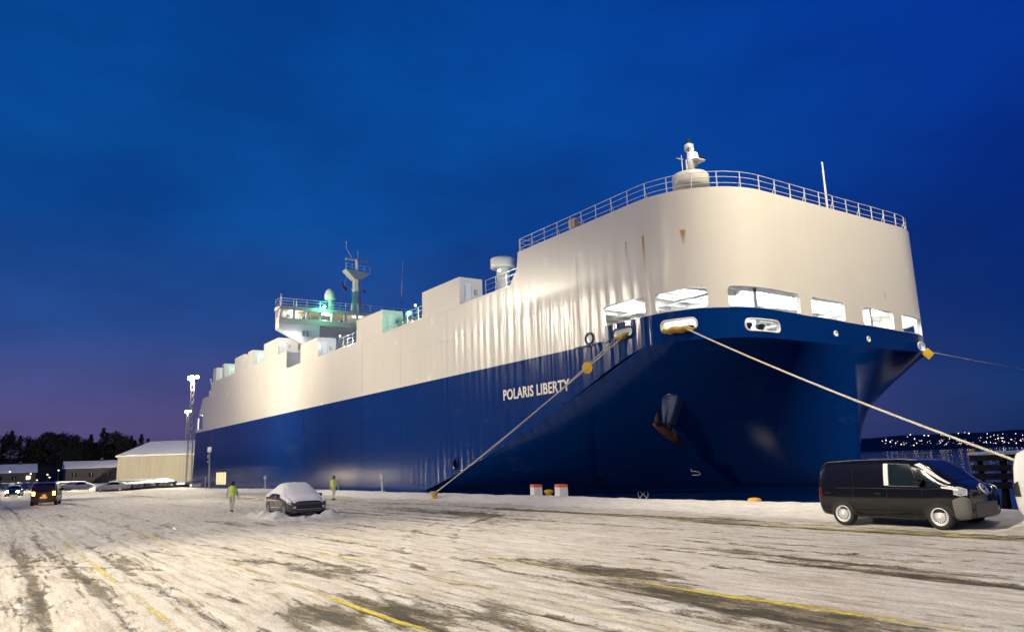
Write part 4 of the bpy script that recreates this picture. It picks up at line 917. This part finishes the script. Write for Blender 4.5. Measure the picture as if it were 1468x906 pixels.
def make_van(name, label, loc, rz, paint, detail=True, group=None, film=True):
    t = thing(name, label, 'van', loc, rz, group); B = Body(VAN)
    bd = B.mesh().build('body', paint, t, True)
    for s in (1, -1):
        # sliding door, front door outlines as thin grooves, belt line
        MB().tube([B.S(-1.55 + 3.1 * i / 16, .5, s, .004) for i in range(17)], .010, 5).build('belt_trim', M_dark, t)
        for x in (-1.0, .02, 1.02): MB().tube([B.S(x, .16 + .5 * i / 12, s, .001) for i in range(13)], .006, 4).build('door_gap', M_dark, t)
        win = B.patch([(.10, .525), (.95, .52)], [(.10, .715), (.68, .715)], s, .006).build('side_window', M_glassvan, t, True)
        MB().tube([B.S(a, b, s, .012) for a, b in ((.10, .52), (.10, .72), (.70, .72), (.98, .52), (.10, .52))], .012, 5).build('window_trim', M_matte, t)
        B.patch([(1.02, .52), (1.66, .515)], [(.90, .69), (1.16, .67)], s, .006).build('quarter_window', M_glassvan, t, True)
        B.patch([(-1.9, .53), (-.05, .525)], [(-1.85, .715), (-.05, .715)], s, .004).build('cargo_panel', paint, t, True)
        for x in (-.12, -.9): MB().bbox(x - .10, x + .10, -.018, .018, -.02, .02, .008, Matrix.Translation(B.S(x, .455, s, .02))).build('door_handle', paint, t)
        mi = MB().lathe([(.02, -.1), (.10, -.06), (.12, .02), (.08, .10), (0, .12)], 12, tuple(B.S(1.0, .56, s, .13))).build('mirror', paint, t, True)
        MB().box(-.05, .05, -.07, .07, -.03, .03, Matrix.Translation(B.S(.98, .535, s, .05))).build('mirror_arm', M_dark, t)
        if film:
            B.patch([(-.04, .525), (.09, .525)], [(-.04, .72), (.09, .72)], s, .010, 3, 6).build('film_strip', M_film, t, True)
            B.patch([(1.30, .60), (1.62, .54), (1.70, .54)], [(.78, .745), (1.45, .62), (1.72, .56)], s, .012, 8, 3).build('film_strip', M_film, t, True) if False else None
            B.patch([(.84, .725), (1.74, .60)], [(.97, .765), (1.80, .655)], s, .022, 14, 3).build('film_strip', M_film, t, True)
            B.patch([(1.55, .50), (1.98, .48)], [(1.55, .525), (1.98, .51)], s, .012, 6, 2).build('film_strip', M_film, t, True)
        for x in (-1.40, 1.42): arch(t, B, x, .42, s, M_dark); wheel(t, x, s * .86, .345, .24, s, M_wrim, 16)
        hl = B.patch([(1.86, .445), (2.17, .46)], [(1.84, .525), (2.16, .60)], s, .010, 6, 4).build('headlight', M_clear, t, True)
        MB().tube([B.S(a, b, s, .02) for a, b in ((1.86, .45), (2.02, .44), (2.16, .47), (2.15, .58), (1.98, .54), (1.86, .52))], .012, 5).build('headlight_ring', M_film, t)
        B.patch([(-2.21, .40), (-2.02, .40)], [(-2.20, .52), (-2.06, .52)], s, .008, 4, 4).build('tail_light', M_redlamp, t, True)
        B.patch([(-1.0, .14), (1.02, .14)], [(-1.0, .21), (1.02, .21)], s, .008, 8, 3).build('sill_cladding', M_dark, t, True)
        B.patch([(1.84, .14), (2.0, .14), (2.14, .16), (2.215, .2)], [(1.80, .40), (2.0, .43), (2.14, .44), (2.215, .45)], s, .014, 10, 6).build('bumper_wrap', M_matte, t, True)
    ws = MB()
    for s in (1, -1): ws.v += []
    n = 10; v = []; f = []
    for i in range(n + 1):
        x = .86 + (1.80 - .86) * i / n
        for j in range(13):
            k = j / 12 * 2 - 1; v.append(B.S(x, 1 - abs(k) * .21, 1 if k >= 0 else -1, .010))
    for i in range(n):
        for j in range(12): a = i * 13 + j; f.append((a, a + 1, a + 14, a + 13))
    MB().add(v, f).build('windscreen', M_glassdark, t, True, False)
    # nose plate with a round ring emblem of angled strokes
    MB().bbox(2.06, 2.25, -.72, .72, .34, .78, .09).build('bumper_wrap', M_matte, t)
    em = MB(); c = Vector((2.19, 0, 1.04)); q = Matrix.Translation(c) @ Matrix.Rotation(R(60), 4, 'Y')
    em.tube([q @ Vector((.15 * math.cos(a), .15 * math.sin(a), .03)) for a in np.linspace(0, 2 * PI, 25)], .016, 6, False)
    for pl_ in ([(-.10, .055), (-.02, 0), (-.10, -.055)], [(.02, .105), (.115, .05), (.03, 0), (.115, -.05), (.02, -.105)]): em.tube([q @ Vector((a, b, .03)) for a, b in pl_], .014, 5)
    em.build('emblem', M_film, t)
    MB().box(-2.235, -2.20, -.26, .26, .62, .74).build('number_plate', M_film, t)
    if name != 'cargo_van' or True:
        MB().patch if False else None
        MB().add([(-2.235, -.55, 1.12), (-2.235, .55, 1.12), (-2.20, .50, 1.5), (-2.20, -.50, 1.5)], [(0, 1, 2, 3)]).build('rear_window', M_glassdark, t)
    return t
make_van('cargo_van', 'glossy black cargo van with white protective film strips and grey wrapped bumper', (-12.55, 22.5, .02), R(1.5), M_black)
wv = make_van('cargo_van', 'white van behind which the long bow rope ends, ahead of the black van', (-7.42, 23.55, .02), R(1), mat('white_car_paint', (.76, .75, .72), .25, coat=.6), film=False)
wv.scale = (1, 1, 1.1)
for ch in wv.children:
    if ch.name.startswith('tail_light'): ch.data.materials[0] = M_dark
for i in range(3): MB().box(-2.245, -2.21, -.75, -.45, 1.52 - .1 * i, 1.545 - .1 * i).build('vent_slot', M_dark, wv)
MB().box(-2.25, -2.20, -.84, .84, .98, 1.07).build('rear_trim', M_dark, wv)

# the saloon under snow
SAL = [(-2.30, .45, .78, .90, .70, .72, .55), (-2.25, .36, .84, .98, .82, .84, .66), (-2.0, .26, .88, 1.06, .89, .91, .64), (-1.5, .22, .90, 1.25, .91, .925, .60), (-.9, .20, .90, 1.43, .92, .93, .58), (-.1, .20, .89, 1.48, .92, .93, .58), (.4, .20, .88, 1.40, .92, .93, .59), (.9, .20, .86, 1.14, .92, .93, .64),
       (1.25, .21, .83, .96, .91, .925, .70), (1.75, .22, .78, .88, .89, .91, .70), (2.05, .24, .72, .80, .85, .87, .66), (2.22, .28, .64, .71, .76, .78, .58), (2.30, .36, .56, .62, .64, .66, .50)]
def make_saloon(name, label, loc, rz, paint, group=None, thick=.06, simple=False, lights=False):
    t = thing(name, label, 'car', loc, rz, group); B = Body(SAL)
    B.mesh(40 if simple else 72, 20 if simple else 32).build('body', paint, t, True)
    for s in (1, -1):
        B.patch([(-1.35, .53), (.62, .525)], [(-1.0, .70), (.22, .70)], s, .006).build('side_window', M_glassdark, t, True)
        for x in (-1.42, 1.42):
            if not simple: arch(t, B, x, .40, s, M_dark)
            wheel(t, x, s * .80, .33, .22, s, M_arim, 5 if simple else 10)
        if simple: continue
        MB().bbox(-.09, .09, -.10, .10, -.06, .07, .03, Matrix.Translation(B.S(.62, .53, s, .12))).build('mirror', paint, t)
        B.patch([(1.85, .455), (2.22, .47)], [(1.80, .505), (2.20, .53)], s, .012, 6, 3).build('headlight', M_clear, t, True)
        for x in (-.35, .6): MB().tube([B.S(x, .16 + .36 * i / 12, s, .001) for i in range(13)], .006, 4).build('door_gap', M_dark, t)
        B.patch([(-1.1, .15), (1.05, .15)], [(-1.1, .22), (1.05, .22)], s, .008, 8, 3).build('sill_cladding', M_dark, t, True)
        MB().tube([B.S(-.9 + 1.7 * i / 8, .32 + .02 * i / 8, s, .012) for i in range(9)], .014, 5).build('door_strip', M_arim, t)
    if not simple:
        MB().box(2.20, 2.315, -.60, .60, .36, .60).build('grille', M_dark, t); MB().box(2.312, 2.32, -.55, .55, .40, .43).build('lower_bar', M_galv, t)
        for s in (-1, 1): MB().box(2.24, 2.318, s * .66 - .06, s * .66 + .06, .46, .56).build('fog_lamp', M_clear, t)
    # snow blanket, thicker on flat parts
    nx_, nv_ = (26, 12) if simple else (60, 26); v = []; f = []; xs = np.linspace(-2.27, 2.12, nx_ + 1) if not simple else np.linspace(-1.05, .40, nx_ + 1)
    for i, x in enumerate(xs):
        for j in range(2 * nv_ + 1):
            k = j / nv_ - 1; vv = 1 - abs(k) * ((.475 if not (-1.3 < x < .6) else .42) if not simple else .27); e = max(0, 1 - abs(k) ** 6) * min(1, (2.14 - x) / .15, (x + 2.29) / .1)
            nn = float(fbm(np.array([x * 2.2 + 9]), np.array([k * 3.0 + 4]), 5, 3)[0])
            p = B.S(x, vv, 1 if k >= 0 else -1, .008 + thick * e * (.45 + nn)); v.append(p)
    m = 2 * nv_ + 1
    for i in range(nx_):
        for j in range(m - 1): a = i * m + j; f.append((a, a + 1, a + m + 1, a + m))
    MB().add(v, f).build('snow_blanket', M_snow, t, True, False)
    if lights:
        for s in (-1, 1): MB().lathe([(.0, 0), (.17, .01), (.17, .07), (0, .08)], 12, (0, 0, 0), Matrix.Translation((2.2, s * .62, .62)) @ Matrix.Rotation(PI / 2, 4, 'Y')).build('headlight', mat('headlamp_lit', (1, 1, 1), .3, emit=(1, .86, .66), estr=140), t)
        lamp('headlight_beam', 'SPOT', (2.5, 0, .65), 1600, (1, .84, .62), t, .1, (12, 0, .2), 70)
    return t
make_saloon('saloon_car', 'dark grey saloon car buried under snow with a heap of snow round it', (SED[0], SED[1], .05), SED_ANG, mat('dark_grey_car_paint', (.055, .05, .045), .25, coat=.7), None, .10)

# dark van driving away with its hazard lights on
lv = on_z(66, 724.5); va = make_van('passenger_van', 'dark van driving away over the snow with its orange rear lights lit', (lv.x - 1.9, lv.y + .1, .0), R(171), mat('dark_brown_car_paint', (.03, .022, .02), .2, coat=.6), film=False)
M_haz = mat('hazard_lit', (1, .4, .05), .3, emit=(1, .36, .04), estr=30)
for s in (-1, 1): MB().box(-2.26, -2.21, s * .74 - .09, s * .74 + .09, .86, 1.16).build('hazard_lamp', M_haz, va)
lamp('hazard_glow', 'POINT', (-3.1, 0, .6), 25, (1, .45, .08), va, .2)
# cars with headlights on, far left
for k, (px, py, lab) in enumerate(((20, 711, 'oncoming car with bright headlights on, beyond the dark van'), (-14, 709, 'second car with headlights on, further off in the yard'))):
    q = on_z(px, py); make_saloon('oncoming_car', lab, (q.x, q.y, 0), R(-8), M_black, None, .03, True, True)
# rows of parked cars before the hall
pk = None; cols = [(.30, .30, .30), (.03, .03, .035), (.12, .12, .13), (.02, .03, .06), (.45, .45, .44)]
protos = [make_saloon('parked_car', 'snow-topped car parked in the row in front of the pale storage hall', (0, 0, 0), 0, mat('parked_paint_%d' % i, c, .3, coat=.5), 'cars parked before the storage hall', .07, True) for i, c in enumerate(cols)]
spots = [(-131.5 - 2.2 * i, 16.4 + 1.25 * i, -119 + random.uniform(-3, 3)) for i in range(9)] + [(-158 - 2.7 * i, 14.2 - .35 * i, 262 + random.uniform(-4, 4)) for i in range(8)] + [(-185 - 6 * i, 9 - 1.2 * i, 12) for i in range(5)]
for i, (x, y, a) in enumerate(spots):
    o = protos[i] if i < len(protos) else copy_tree(protos[(i * 3 + i // 4) % len(protos)])
    o.location = (x, y, 0); o.rotation_euler = (0, 0, R(a))
# low dark wall at the end of the berth
o = MB().prism([(-136.5, 14.6), (-136.1, 14.6), (-139.6, 29.0), (-140.0, 29.0)], -.1, .42, 'z').build('berth_wall', mat('dark_concrete', (.05, .05, .05), .9)); tag(o, 'low dark concrete wall between the parked cars and the stern', 'wall')
# snow mound by the stern
v = []; f = []
for i in range(25):
    for j in range(13):
        x, y = -144 - 14 * i / 24, 21 + 8 * j / 12; e = math.sin(PI * i / 24) * math.sin(PI * j / 12)
        v.append((x, y, -.1 + 1.7 * e ** .8 * float(.5 + .7 * fbm(np.array([x * .5]), np.array([y * .5]), 9, 4)[0])))
for i in range(24):
    for j in range(12): a = i * 13 + j; f.append((a, a + 1, a + 14, a + 13))
tag(MB().add(v, f).build('snow_mound', M_snow, None, True), 'ploughed snow mound beside the stern of the ship', 'snow mound')

# ------------------------------------------------------------------ people
def skin_body(name, nodes, edges, m, parent, root=0, sub=2):
    me = bpy.data.meshes.new(name); me.from_pydata([n[:3] for n in nodes], edges, []); o = bpy.data.objects.new(name, me); COL.objects.link(o); attach(o, parent)
    md_ = o.modifiers.new('Skin', 'SKIN'); md_.use_smooth_shade = True
    for i, sv in enumerate(me.skin_vertices[0].data): sv.radius = (nodes[i][3], nodes[i][4] if len(nodes[i]) > 4 else nodes[i][3]); sv.use_root = (i == root)
    sd = o.modifiers.new('Sub', 'SUBSURF'); sd.levels = sub; sd.render_levels = sub
    me.materials.append(m); return o
M_overall = mat('pale_workwear', (.62, .57, .46), .8, noise=(6, .12)); M_vest = mat('hi_vis_vest', (.62, .85, .03), .6, emit=(.6, .9, .02), estr=0.0); M_hood = mat('dark_hood', (.015, .015, .02), .8); M_skin = mat('skin', (.45, .28, .20), .6); M_boot = mat('boots', (.02, .02, .02), .6); M_refl = mat('reflective_band', (.75, .75, .72), .3)
def person(label, loc, rz, H, stride, arm, head_m, hat):
    k = H / 1.75; t = thing('person', label, 'person', loc, rz, 'dock workers on the quay')
    s = stride
    N_ = [(0, 0, .95, .15, .12), (0, 0, 1.12, .155, .115), (.02, 0, 1.32, .185, .125), (.02, 0, 1.45, .12, .10), (.03, 0, 1.53, .06, .06), (.045, 0, 1.63, .088, .10), (.04, 0, 1.71, .07, .085)]
    E_ = [(0, 1), (1, 2), (2, 3), (3, 4), (4, 5), (5, 6)]
    for q in (1, -1):
        f = q * s; b = len(N_)
        N_ += [(0, q * .10, .90, .105, .10), (.16 * f + .04, q * .11, .50, .075, .075), (.26 * f - .05, q * .11, .10, .052, .052), (.26 * f + .10, q * .12, .045, .04, .035)]
        E_ += [(0, b), (b, b + 1), (b + 1, b + 2), (b + 2, b + 3)]
        a = -q * arm; b = len(N_)
        N_ += [(.02, q * .20, 1.42, .075, .07), (.10 * a, q * .27, 1.14, .055, .055), (.20 * a + .07, q * .27, .90, .042, .042), (.24 * a + .09, q * .265, .82, .036, .024)]
        E_ += [(3, b), (b, b + 1), (b + 1, b + 2), (b + 2, b + 3)]
        h = b + 3; hx, hy, hz = N_[h][:3]
        for j, (dx, dy, ln) in enumerate(((.030, 0, .085), (.010, 0, .095), (-.010, 0, .09), (-.028, 0, .07), (.045, -q * .02, .05))):
            c = len(N_); N_ += [(hx + dx, hy + dy, hz - .04 if j < 4 else hz - .01, .009, .009), (hx + dx * 1.2 + .012, hy + dy * 1.5 - q * .012, hz - .04 - ln if j < 4 else hz - .01 - ln, .008, .008)]
            E_ += [(h, c), (c, c + 1)]
    N_ = [(a * k, b * k, c * k, *[r_ * k for r_ in rr_]) for a, b, c, *rr_ in N_]
    bo = skin_body('body', N_, E_, M_overall, t)
    # vest: sleeveless shell round the chest
    n = 24; prof_ = [(.93, .200, .165), (1.05, .205, .165), (1.2, .222, .170), (1.34, .235, .172), (1.43, .205, .150), (1.49, .115, .11)]; v = []; f = []
    for z, a, b in prof_:
        for j in range(n): g = 2 * PI * j / n; v.append(((.02 + b * math.cos(g)) * k, a * math.sin(g) * k, z * k))
    for i in range(len(prof_) - 1):
        for j in range(n): f.append((i * n + j, i * n + (j + 1) % n, (i + 1) * n + (j + 1) % n, (i + 1) * n + j))
    ve = MB().add(v, f).build('vest', M_vest, t, True)
    for z, a, b in ((1.02, .208, .170), (1.18, .224, .176)): MB().lathe([(1, -.022 * k), (1.01, 0), (1, .022 * k)], n, (.02 * k, 0, z * k), Matrix.Diagonal((b * k, a * k, 1, 1))).build('reflective_band', M_refl, ve, True)
    # head covering, face, boots
    MB().lathe([(.075, -.13), (.108, -.06), (.118, .02), (.105, .09), (.06, .135), (0, .145)], 18, (.035 * k, 0, 1.66 * k), Matrix.Diagonal((k, k * .92, k, 1))).build('hat' if hat else 'hood', head_m, t, True)
    fc = MB().lathe([(0, -.10), (.05, -.085), (.072, -.02), (.07, .04), (.03, .075), (0, .08)], 14, (.085 * k, 0, 1.63 * k), Matrix.Diagonal((k * .85, k, k, 1))); fc.tube([(.14 * k, 0, 1.645 * k), (.168 * k, 0, 1.615 * k)], [.010, .016], 6)
    fo = fc.build('face', M_skin, t, True)
    for q in (-1, 1): MB().lathe([(.0, -.008), (.010, 0), (0, .008)], 8, (.145 * k, q * .028 * k, 1.655 * k)).build('eye', M_hood, fo, True)
    MB().tube([(.143 * k, -.022 * k, 1.575 * k), (.148 * k, .022 * k, 1.575 * k)], .006, 5).build('mouth', mat('lips', (.3, .12, .1), .6), fo)
    for q in (1, -1):
        f_ = q * s; MB().tube([((.26 * f_ - .08) * k, q * .112 * k, .05 * k), ((.26 * f_ + .02) * k, q * .115 * k, .055 * k), ((.26 * f_ + .13) * k, q * .12 * k, .035 * k), ((.26 * f_ + .19) * k, q * .12 * k, .03 * k)], [.05 * k, .055 * k, .042 * k, .02 * k], 10).build('boot', M_boot, t, True)
    return t
q = on_z(332, 733.5); person('person in pale workwear and yellow vest with a dark hood, walking beside the snowed-in saloon', (q.x, q.y, .01), R(148), 1.66, .95, .9, M_hood, False)
q = on_z(478, 716); person('person in pale clothes and yellow vest, walking by the snow ridge at the quay edge', (q.x, q.y, .01), R(120), 1.66, .35, .6, M_hood, True)

# ------------------------------------------------------------------ background: yard end, hall, houses, trees, far shore
lattice_mast((-170, 35.1, 0), 21.6, 'tall lattice mast with bright lamps standing just beyond the stern', energy=300000, aim=[((-150, 10, 0), 1.0), ((-225, 36, 4), 1.6)], cone=120, group='floodlight masts beyond the stern')
lattice_mast((-300, 60.6, 0), 24.2, 'second lattice lamp mast further off beside the storage hall', energy=120000, aim=[((-262, 45, 6), 1.0)], cone=120, group='floodlight masts beyond the stern')
hall = thing('storage_hall', 'pale storage hall with snow-covered roof beyond the parked cars', 'building', (-240, 55, 0), R(-9.5))
M_hallw = mat('hall_sheeting', (.40, .36, .26), .75, noise=(.6, .12, (1, 3, .15)))
Lh = 26; D = 32
MB().box(-D, 0, -24.2, Lh, -.2, 7.5).build('wall', M_hallw, hall)
for i in range(17): MB().box(.002, .06, -24 + i * 3, -23.85 + i * 3, 0, 7.45).build('wall_rib', M_hallw, hall)
rf = MB().add([(.5, -24.8, 7.45), (.5, Lh, 7.9), (-D - .5, Lh, 7.9), (-D - .5, -24.8, 7.45), (-15, -16, 12.2), (-15, Lh, 12.9), (.5, -24.8, 7.8), (.5, Lh, 8.2)], [(6, 7, 5, 4), (6, 4, 3), (3, 4, 5, 2), (0, 1, 7, 6), (0, 6, 3)])
rf.build('roof', M_snow, hall)
for i in range(9):
    y = -22 + i * 5.3; MB().box(.5, .62, y, y + 3.2, 7.55 + .008 * i, 7.95 + .02 * random.random()).build('roof_snow_edge', M_snow, hall)
def house(label, x, y, w, d, h, rh, lit, rz=0):
    t = thing('house', label, 'house', (x, y, 0), rz); mw = mat('dark_house_wall', (.10, .085, .075), .9, noise=(1, .2))
    MB().box(-d / 2, d / 2, -w / 2, w / 2, -1, h).build('wall', mw, t)
    r_ = MB().prism([(-d / 2 - .5, h - .1), (d / 2 + .5, h - .1), (d / 2 + .5, h + .15), (0, h + rh), (-d / 2 - .5, h + .15)], -w / 2 - .5, w / 2 + .5).build('roof', M_snow, t)
    MB().box(-.4, .4, w * .2, w * .2 + .8, h + rh - .8, h + rh + .9).build('chimney', mw, r_)
    k = int(w // 4)
    for i in range(k):
        yy = -w / 2 + (i + .5) * w / k; win = MB().box(d / 2 + .01, d / 2 + .06, yy - .7, yy + .7, h * .45, h * .45 + 1.3).build('window', mat('lit_home_window', (1, .8, .5), .4, emit=(1, .72, .38), estr=2.5) if i in lit else M_glassdark, t)
        MB().box(d / 2 + .06, d / 2 + .10, yy - .03, yy + .03, h * .45, h * .45 + 1.3).build('window_bar', M_film, win)
    return t
house('dark house with a snowy roof and a lit window at the wood edge', -330, 7, 17, 10, 4.6, 3.0, (3,))
house('long dark house with snowy roof left of the pale hall', -300, 30, 15, 9, 5.2, 2.4, ())
house('low dark house with snowy roof touching the long one', -306, 41, 13, 9, 5.0, 2.6, (0,))
# hill under the wood
def ridge(name, pts, depth, m, kind='structure', seed=0, base=-4):
    v = []; f = []; n = len(pts); rows_ = 8
    for i, (x, y, z) in enumerate(pts):
        d = Vector((x, y, 0)).normalized()
        for j in range(rows_):
            t = j / (rows_ - 1); zz = base + (z - base) * (math.sin(PI * min(t * .62, .5)) if t < .81 else 1) * (.9 + .2 * float(vnoise(np.array([i * .7 + seed]), np.array([j * .9]), seed)[0]))
            v.append((x + d.x * depth * t, y + d.y * depth * t, zz))
    for i in range(n - 1):
        for j in range(rows_ - 1): a = i * rows_ + j; f.append((a, a + 1, a + rows_ + 1, a + rows_))
    return tag(MB().add(v, f).build(name, m, None, True), kind=kind)
M_wood = mat('wooded_hill', (.012, .014, .016), .95, noise=(.05, .4))
ridge('wooded_hill', [(-335 - 20 * math.sin(i * .5), -120 + i * 17, 11 + 2 * math.sin(i * .8) - max(0, i - 11) * .7) for i in range(19)], 75, M_wood, seed=3, base=-1)
M_leaf = mat('dark_foliage', (.018, .022, .018), .9, noise=(.4, .4)); M_bark = mat('bark', (.04, .032, .026), .9)
def tree_mesh(kind, seed):
    r_ = random.Random(seed); m = MB(); tr = MB()
    if kind == 'pine':
        tr.tube([(0, 0, -1), (.1, 0, 5), (0, .1, 12)], [.32, .22, .05], 7)
        for i in range(1500):
            z = 2.0 + 10.2 * r_.random() ** 1.1; rad = (12.6 - z) * .27 * (.75 + .35 * math.sin(z * 3.1 + r_.random())) * math.sqrt(r_.random()); a = r_.random() * 2 * PI
            c = Vector((rad * math.cos(a), rad * math.sin(a), z - rad * .25)); s_ = .22 + .22 * r_.random(); d = Vector((math.cos(a), math.sin(a), -.3)); u_ = Vector((-math.sin(a), math.cos(a), r_.uniform(-.5, .5)))
            m.add([c - u_ * s_ * .6, c + u_ * s_ * .6, c + d * s_ * 1.6], [(0, 1, 2)])
    else:
        tr.tube([(0, 0, -1), (.1, 0, 3), (.3, .1, 6), (.2, .2, 9)], [.4, .3, .2, .06], 7)
        lobes = []
        for i in range(15):
            a = r_.random() * 2 * PI; rr_ = 1.0 + 2.6 * r_.random(); z = 2.0 + 8.5 * r_.random(); c = Vector((rr_ * math.cos(a), rr_ * math.sin(a), z)); lobes.append((c, 1.1 + 1.1 * r_.random()))
            tr.tube([(.15, .05, 2.5 + z * .25), tuple(c * .6 + Vector((0, 0, z * .3))), tuple(c)], [.14, .09, .03], 5)
        for c, q in lobes:
            for i in range(150):
                d = Vector((r_.gauss(0, 1), r_.gauss(0, 1), r_.gauss(0, .8))).normalized() * q * r_.random() ** .4; p = c + d; s_ = .18 + .2 * r_.random(); e = Vector((r_.gauss(0, 1), r_.gauss(0, 1), r_.gauss(0, 1))).normalized(); g = e.orthogonal().normalized()
                m.add([p - e * s_, p + e * s_, p + g * s_ * 1.3], [(0, 1, 2)])
    return m, tr
tp = {}
for kd in ('pine', 'leafy'):
    for sd in (1, 2):
        m, tr = tree_mesh(kd, sd + (10 if kd == 'leafy' else 0))
        t = thing(kd + '_tree' if kd == 'pine' else 'broadleaf_tree', 'dark conifer in the wood behind the hall and the houses' if kd == 'pine' else 'dark bare-looking broadleaf tree in the wood behind the houses', 'tree', (0, 0, 0), 0, 'conifers of the wood' if kd == 'pine' else 'broadleaf trees of the wood')
        m.build('crown', M_leaf, t, False, False); tr.build('trunk', M_bark, t, True); tp[kd, sd] = [t, False]
px = -14; i = 0
rt = random.Random(4)
tops = [(-20, 640), (5, 620), (20, 617), (35, 630), (55, 622), (72, 612), (88, 614), (102, 622), (118, 625), (135, 622), (148, 613), (163, 618), (178, 626), (192, 624), (204, 622), (218, 632), (232, 648), (250, 655)]
for px, py in tops:
    for j in range(2):
        X = -345 - 22 * j - rt.random() * 14; q = on_x(px + rt.uniform(-6, 6) + 8 * j, py, X)
        kd = 'leafy' if 50 < px < 110 or rt.random() < .25 else 'pine'; e = tp[kd, rt.choice((1, 2))]
        o = e[0] if not e[1] else copy_tree(e[0]); e[1] = True
        gz = 5.5; hgt = max(7, q.z - gz - (2 if j else 0)); o.location = (X, q.y, gz); sc = hgt / (12.2 if kd == 'pine' else 11.8); o.scale = (sc * 1.1, sc * 1.25, sc); o.rotation_euler = (0, 0, rt.random() * 6)
for e in tp.values():
    if not e[1]:
        for ch in list(e[0].children): bpy.data.objects.remove(ch)
        bpy.data.objects.remove(e[0])
# small yard and street lamps at the wood edge
M_town = mat('town_light', (1, .8, .6), .4, emit=(1, .80, .55), estr=5); M_town2 = mat('town_light_red', (1, .4, .4), .4, emit=(1, .34, .30), estr=3); M_town3 = mat('town_light_white', (1, 1, 1), .4, emit=(.9, .92, 1), estr=6)
for (px, py) in ((44, 679), (68, 680), (71, 684), (26, 692), (84, 674), (53, 688), (14, 676)):
    q = on_x(px, py, -290); t = thing('yard_lamp', 'small lit lamp on a post at the edge of the wood', 'street lamp', (q.x, q.y, 0), 0, 'small lamps along the wood edge')
    MB().tube([(0, 0, -.5), (0, 0, max(q.z, 1.2))], .07, 6).build('post', M_dark, t); MB().lathe([(0, -.18), (.22, -.05), (.22, .05), (0, .18)], 8, (0, 0, max(q.z, 1.2))).build('lamp_globe', M_town, t)
# far shore with its town lights
def far(px, py, d):
    r_ = ray(px, py); r_ = r_ / math.hypot(r_.x, r_.y); return Vector((r_.x * d, r_.y * d, CAM_H + r_.z * d))
M_shore = mat('far_hill', (.006, .010, .022), .95)
tops = [(1120, 626), (1200, 624), (1250, 622), (1290, 618), (1330, 616), (1370, 614), (1410, 613), (1450, 611), (1500, 607), (1560, 604), (1640, 600), (1760, 606), (1900, 590)]
ridge('far_shore_hill', [tuple(far(a, b, 1800)) for a, b in tops], 900, M_shore, seed=9, base=-4)
sets = {0: MB(), 1: MB(), 2: MB()}; rl_ = random.Random(12)
def light_at(px, py, k, r_):
    p = far(px, py, 1690); sets[k].lathe([(0, -r_), (r_, 0), (0, r_)], 6, tuple(p))
for i in range(95):
    px = 1262 + rl_.random() ** .9 * 215; py = 641.5 - .035 * (px - 1262) - abs(rl_.gauss(0, 7.0)); light_at(px, py, rl_.choice((0, 0, 0, 1, 2, 2)), rl_.uniform(.25, .7))
for px, py, k in ((1270, 631, 2), (1276, 633, 2), (1284, 635, 0), (1301, 626, 1), (1305, 623, 0), (1311, 629, 2), (1310, 638, 0), (1314, 635, 0), (1325, 624, 0), (1331, 624.5, 2), (1383, 620, 1), (1374, 621, 0), (1389, 621, 2), (1463, 631, 2), (1457, 635, 0), (1466, 629, 1), (1431, 628, 2), (1437, 632, 2), (1355, 622, 0)): light_at(px, py, k, .95)
for k, m in ((0, M_town), (1, M_town2), (2, M_town3)): tag(sets[k].build('town_lights', m, None, False, False), {0: 'warm', 1: 'red', 2: 'white'}[k] + ' lights of the town on the far shore', 'town lights', kind='stuff')
# jetty with snow on its deck, beyond the vans
jt = thing('jetty', 'dark timber jetty with snow on its deck, out beyond the white van', 'jetty', (-28, 71, -3.2))
MB().box(-4.2, 30, -2.5, 2.5, 4.1, 4.6).build('deck', M_dark, jt); MB().bbox(-4.3, 30, -2.6, 2.6, 4.6, 4.85, .1).build('deck_snow', M_snow, jt)
for i in range(16):
    for y in (-2.0, 2.0): MB().tube([(-3.6 + i * 1.05, y, -2), (-3.6 + i * 1.9, y, 4.12)], .22, 8).build('pile', mat('tarred_timber', (.02, .018, .016), .9), jt)
for z in (1.9, 2.6, 3.3): MB().box(-4.1, 20, -2.42, -2.2, z, z + .5).build('waling', MATS['tarred_timber'], jt)
MB().lathe([(.16, 4.85), (.16, 5.1), (0, 5.15)], 8, (-4, -2.2, 0)).build('jetty_bollard', M_yel, jt)
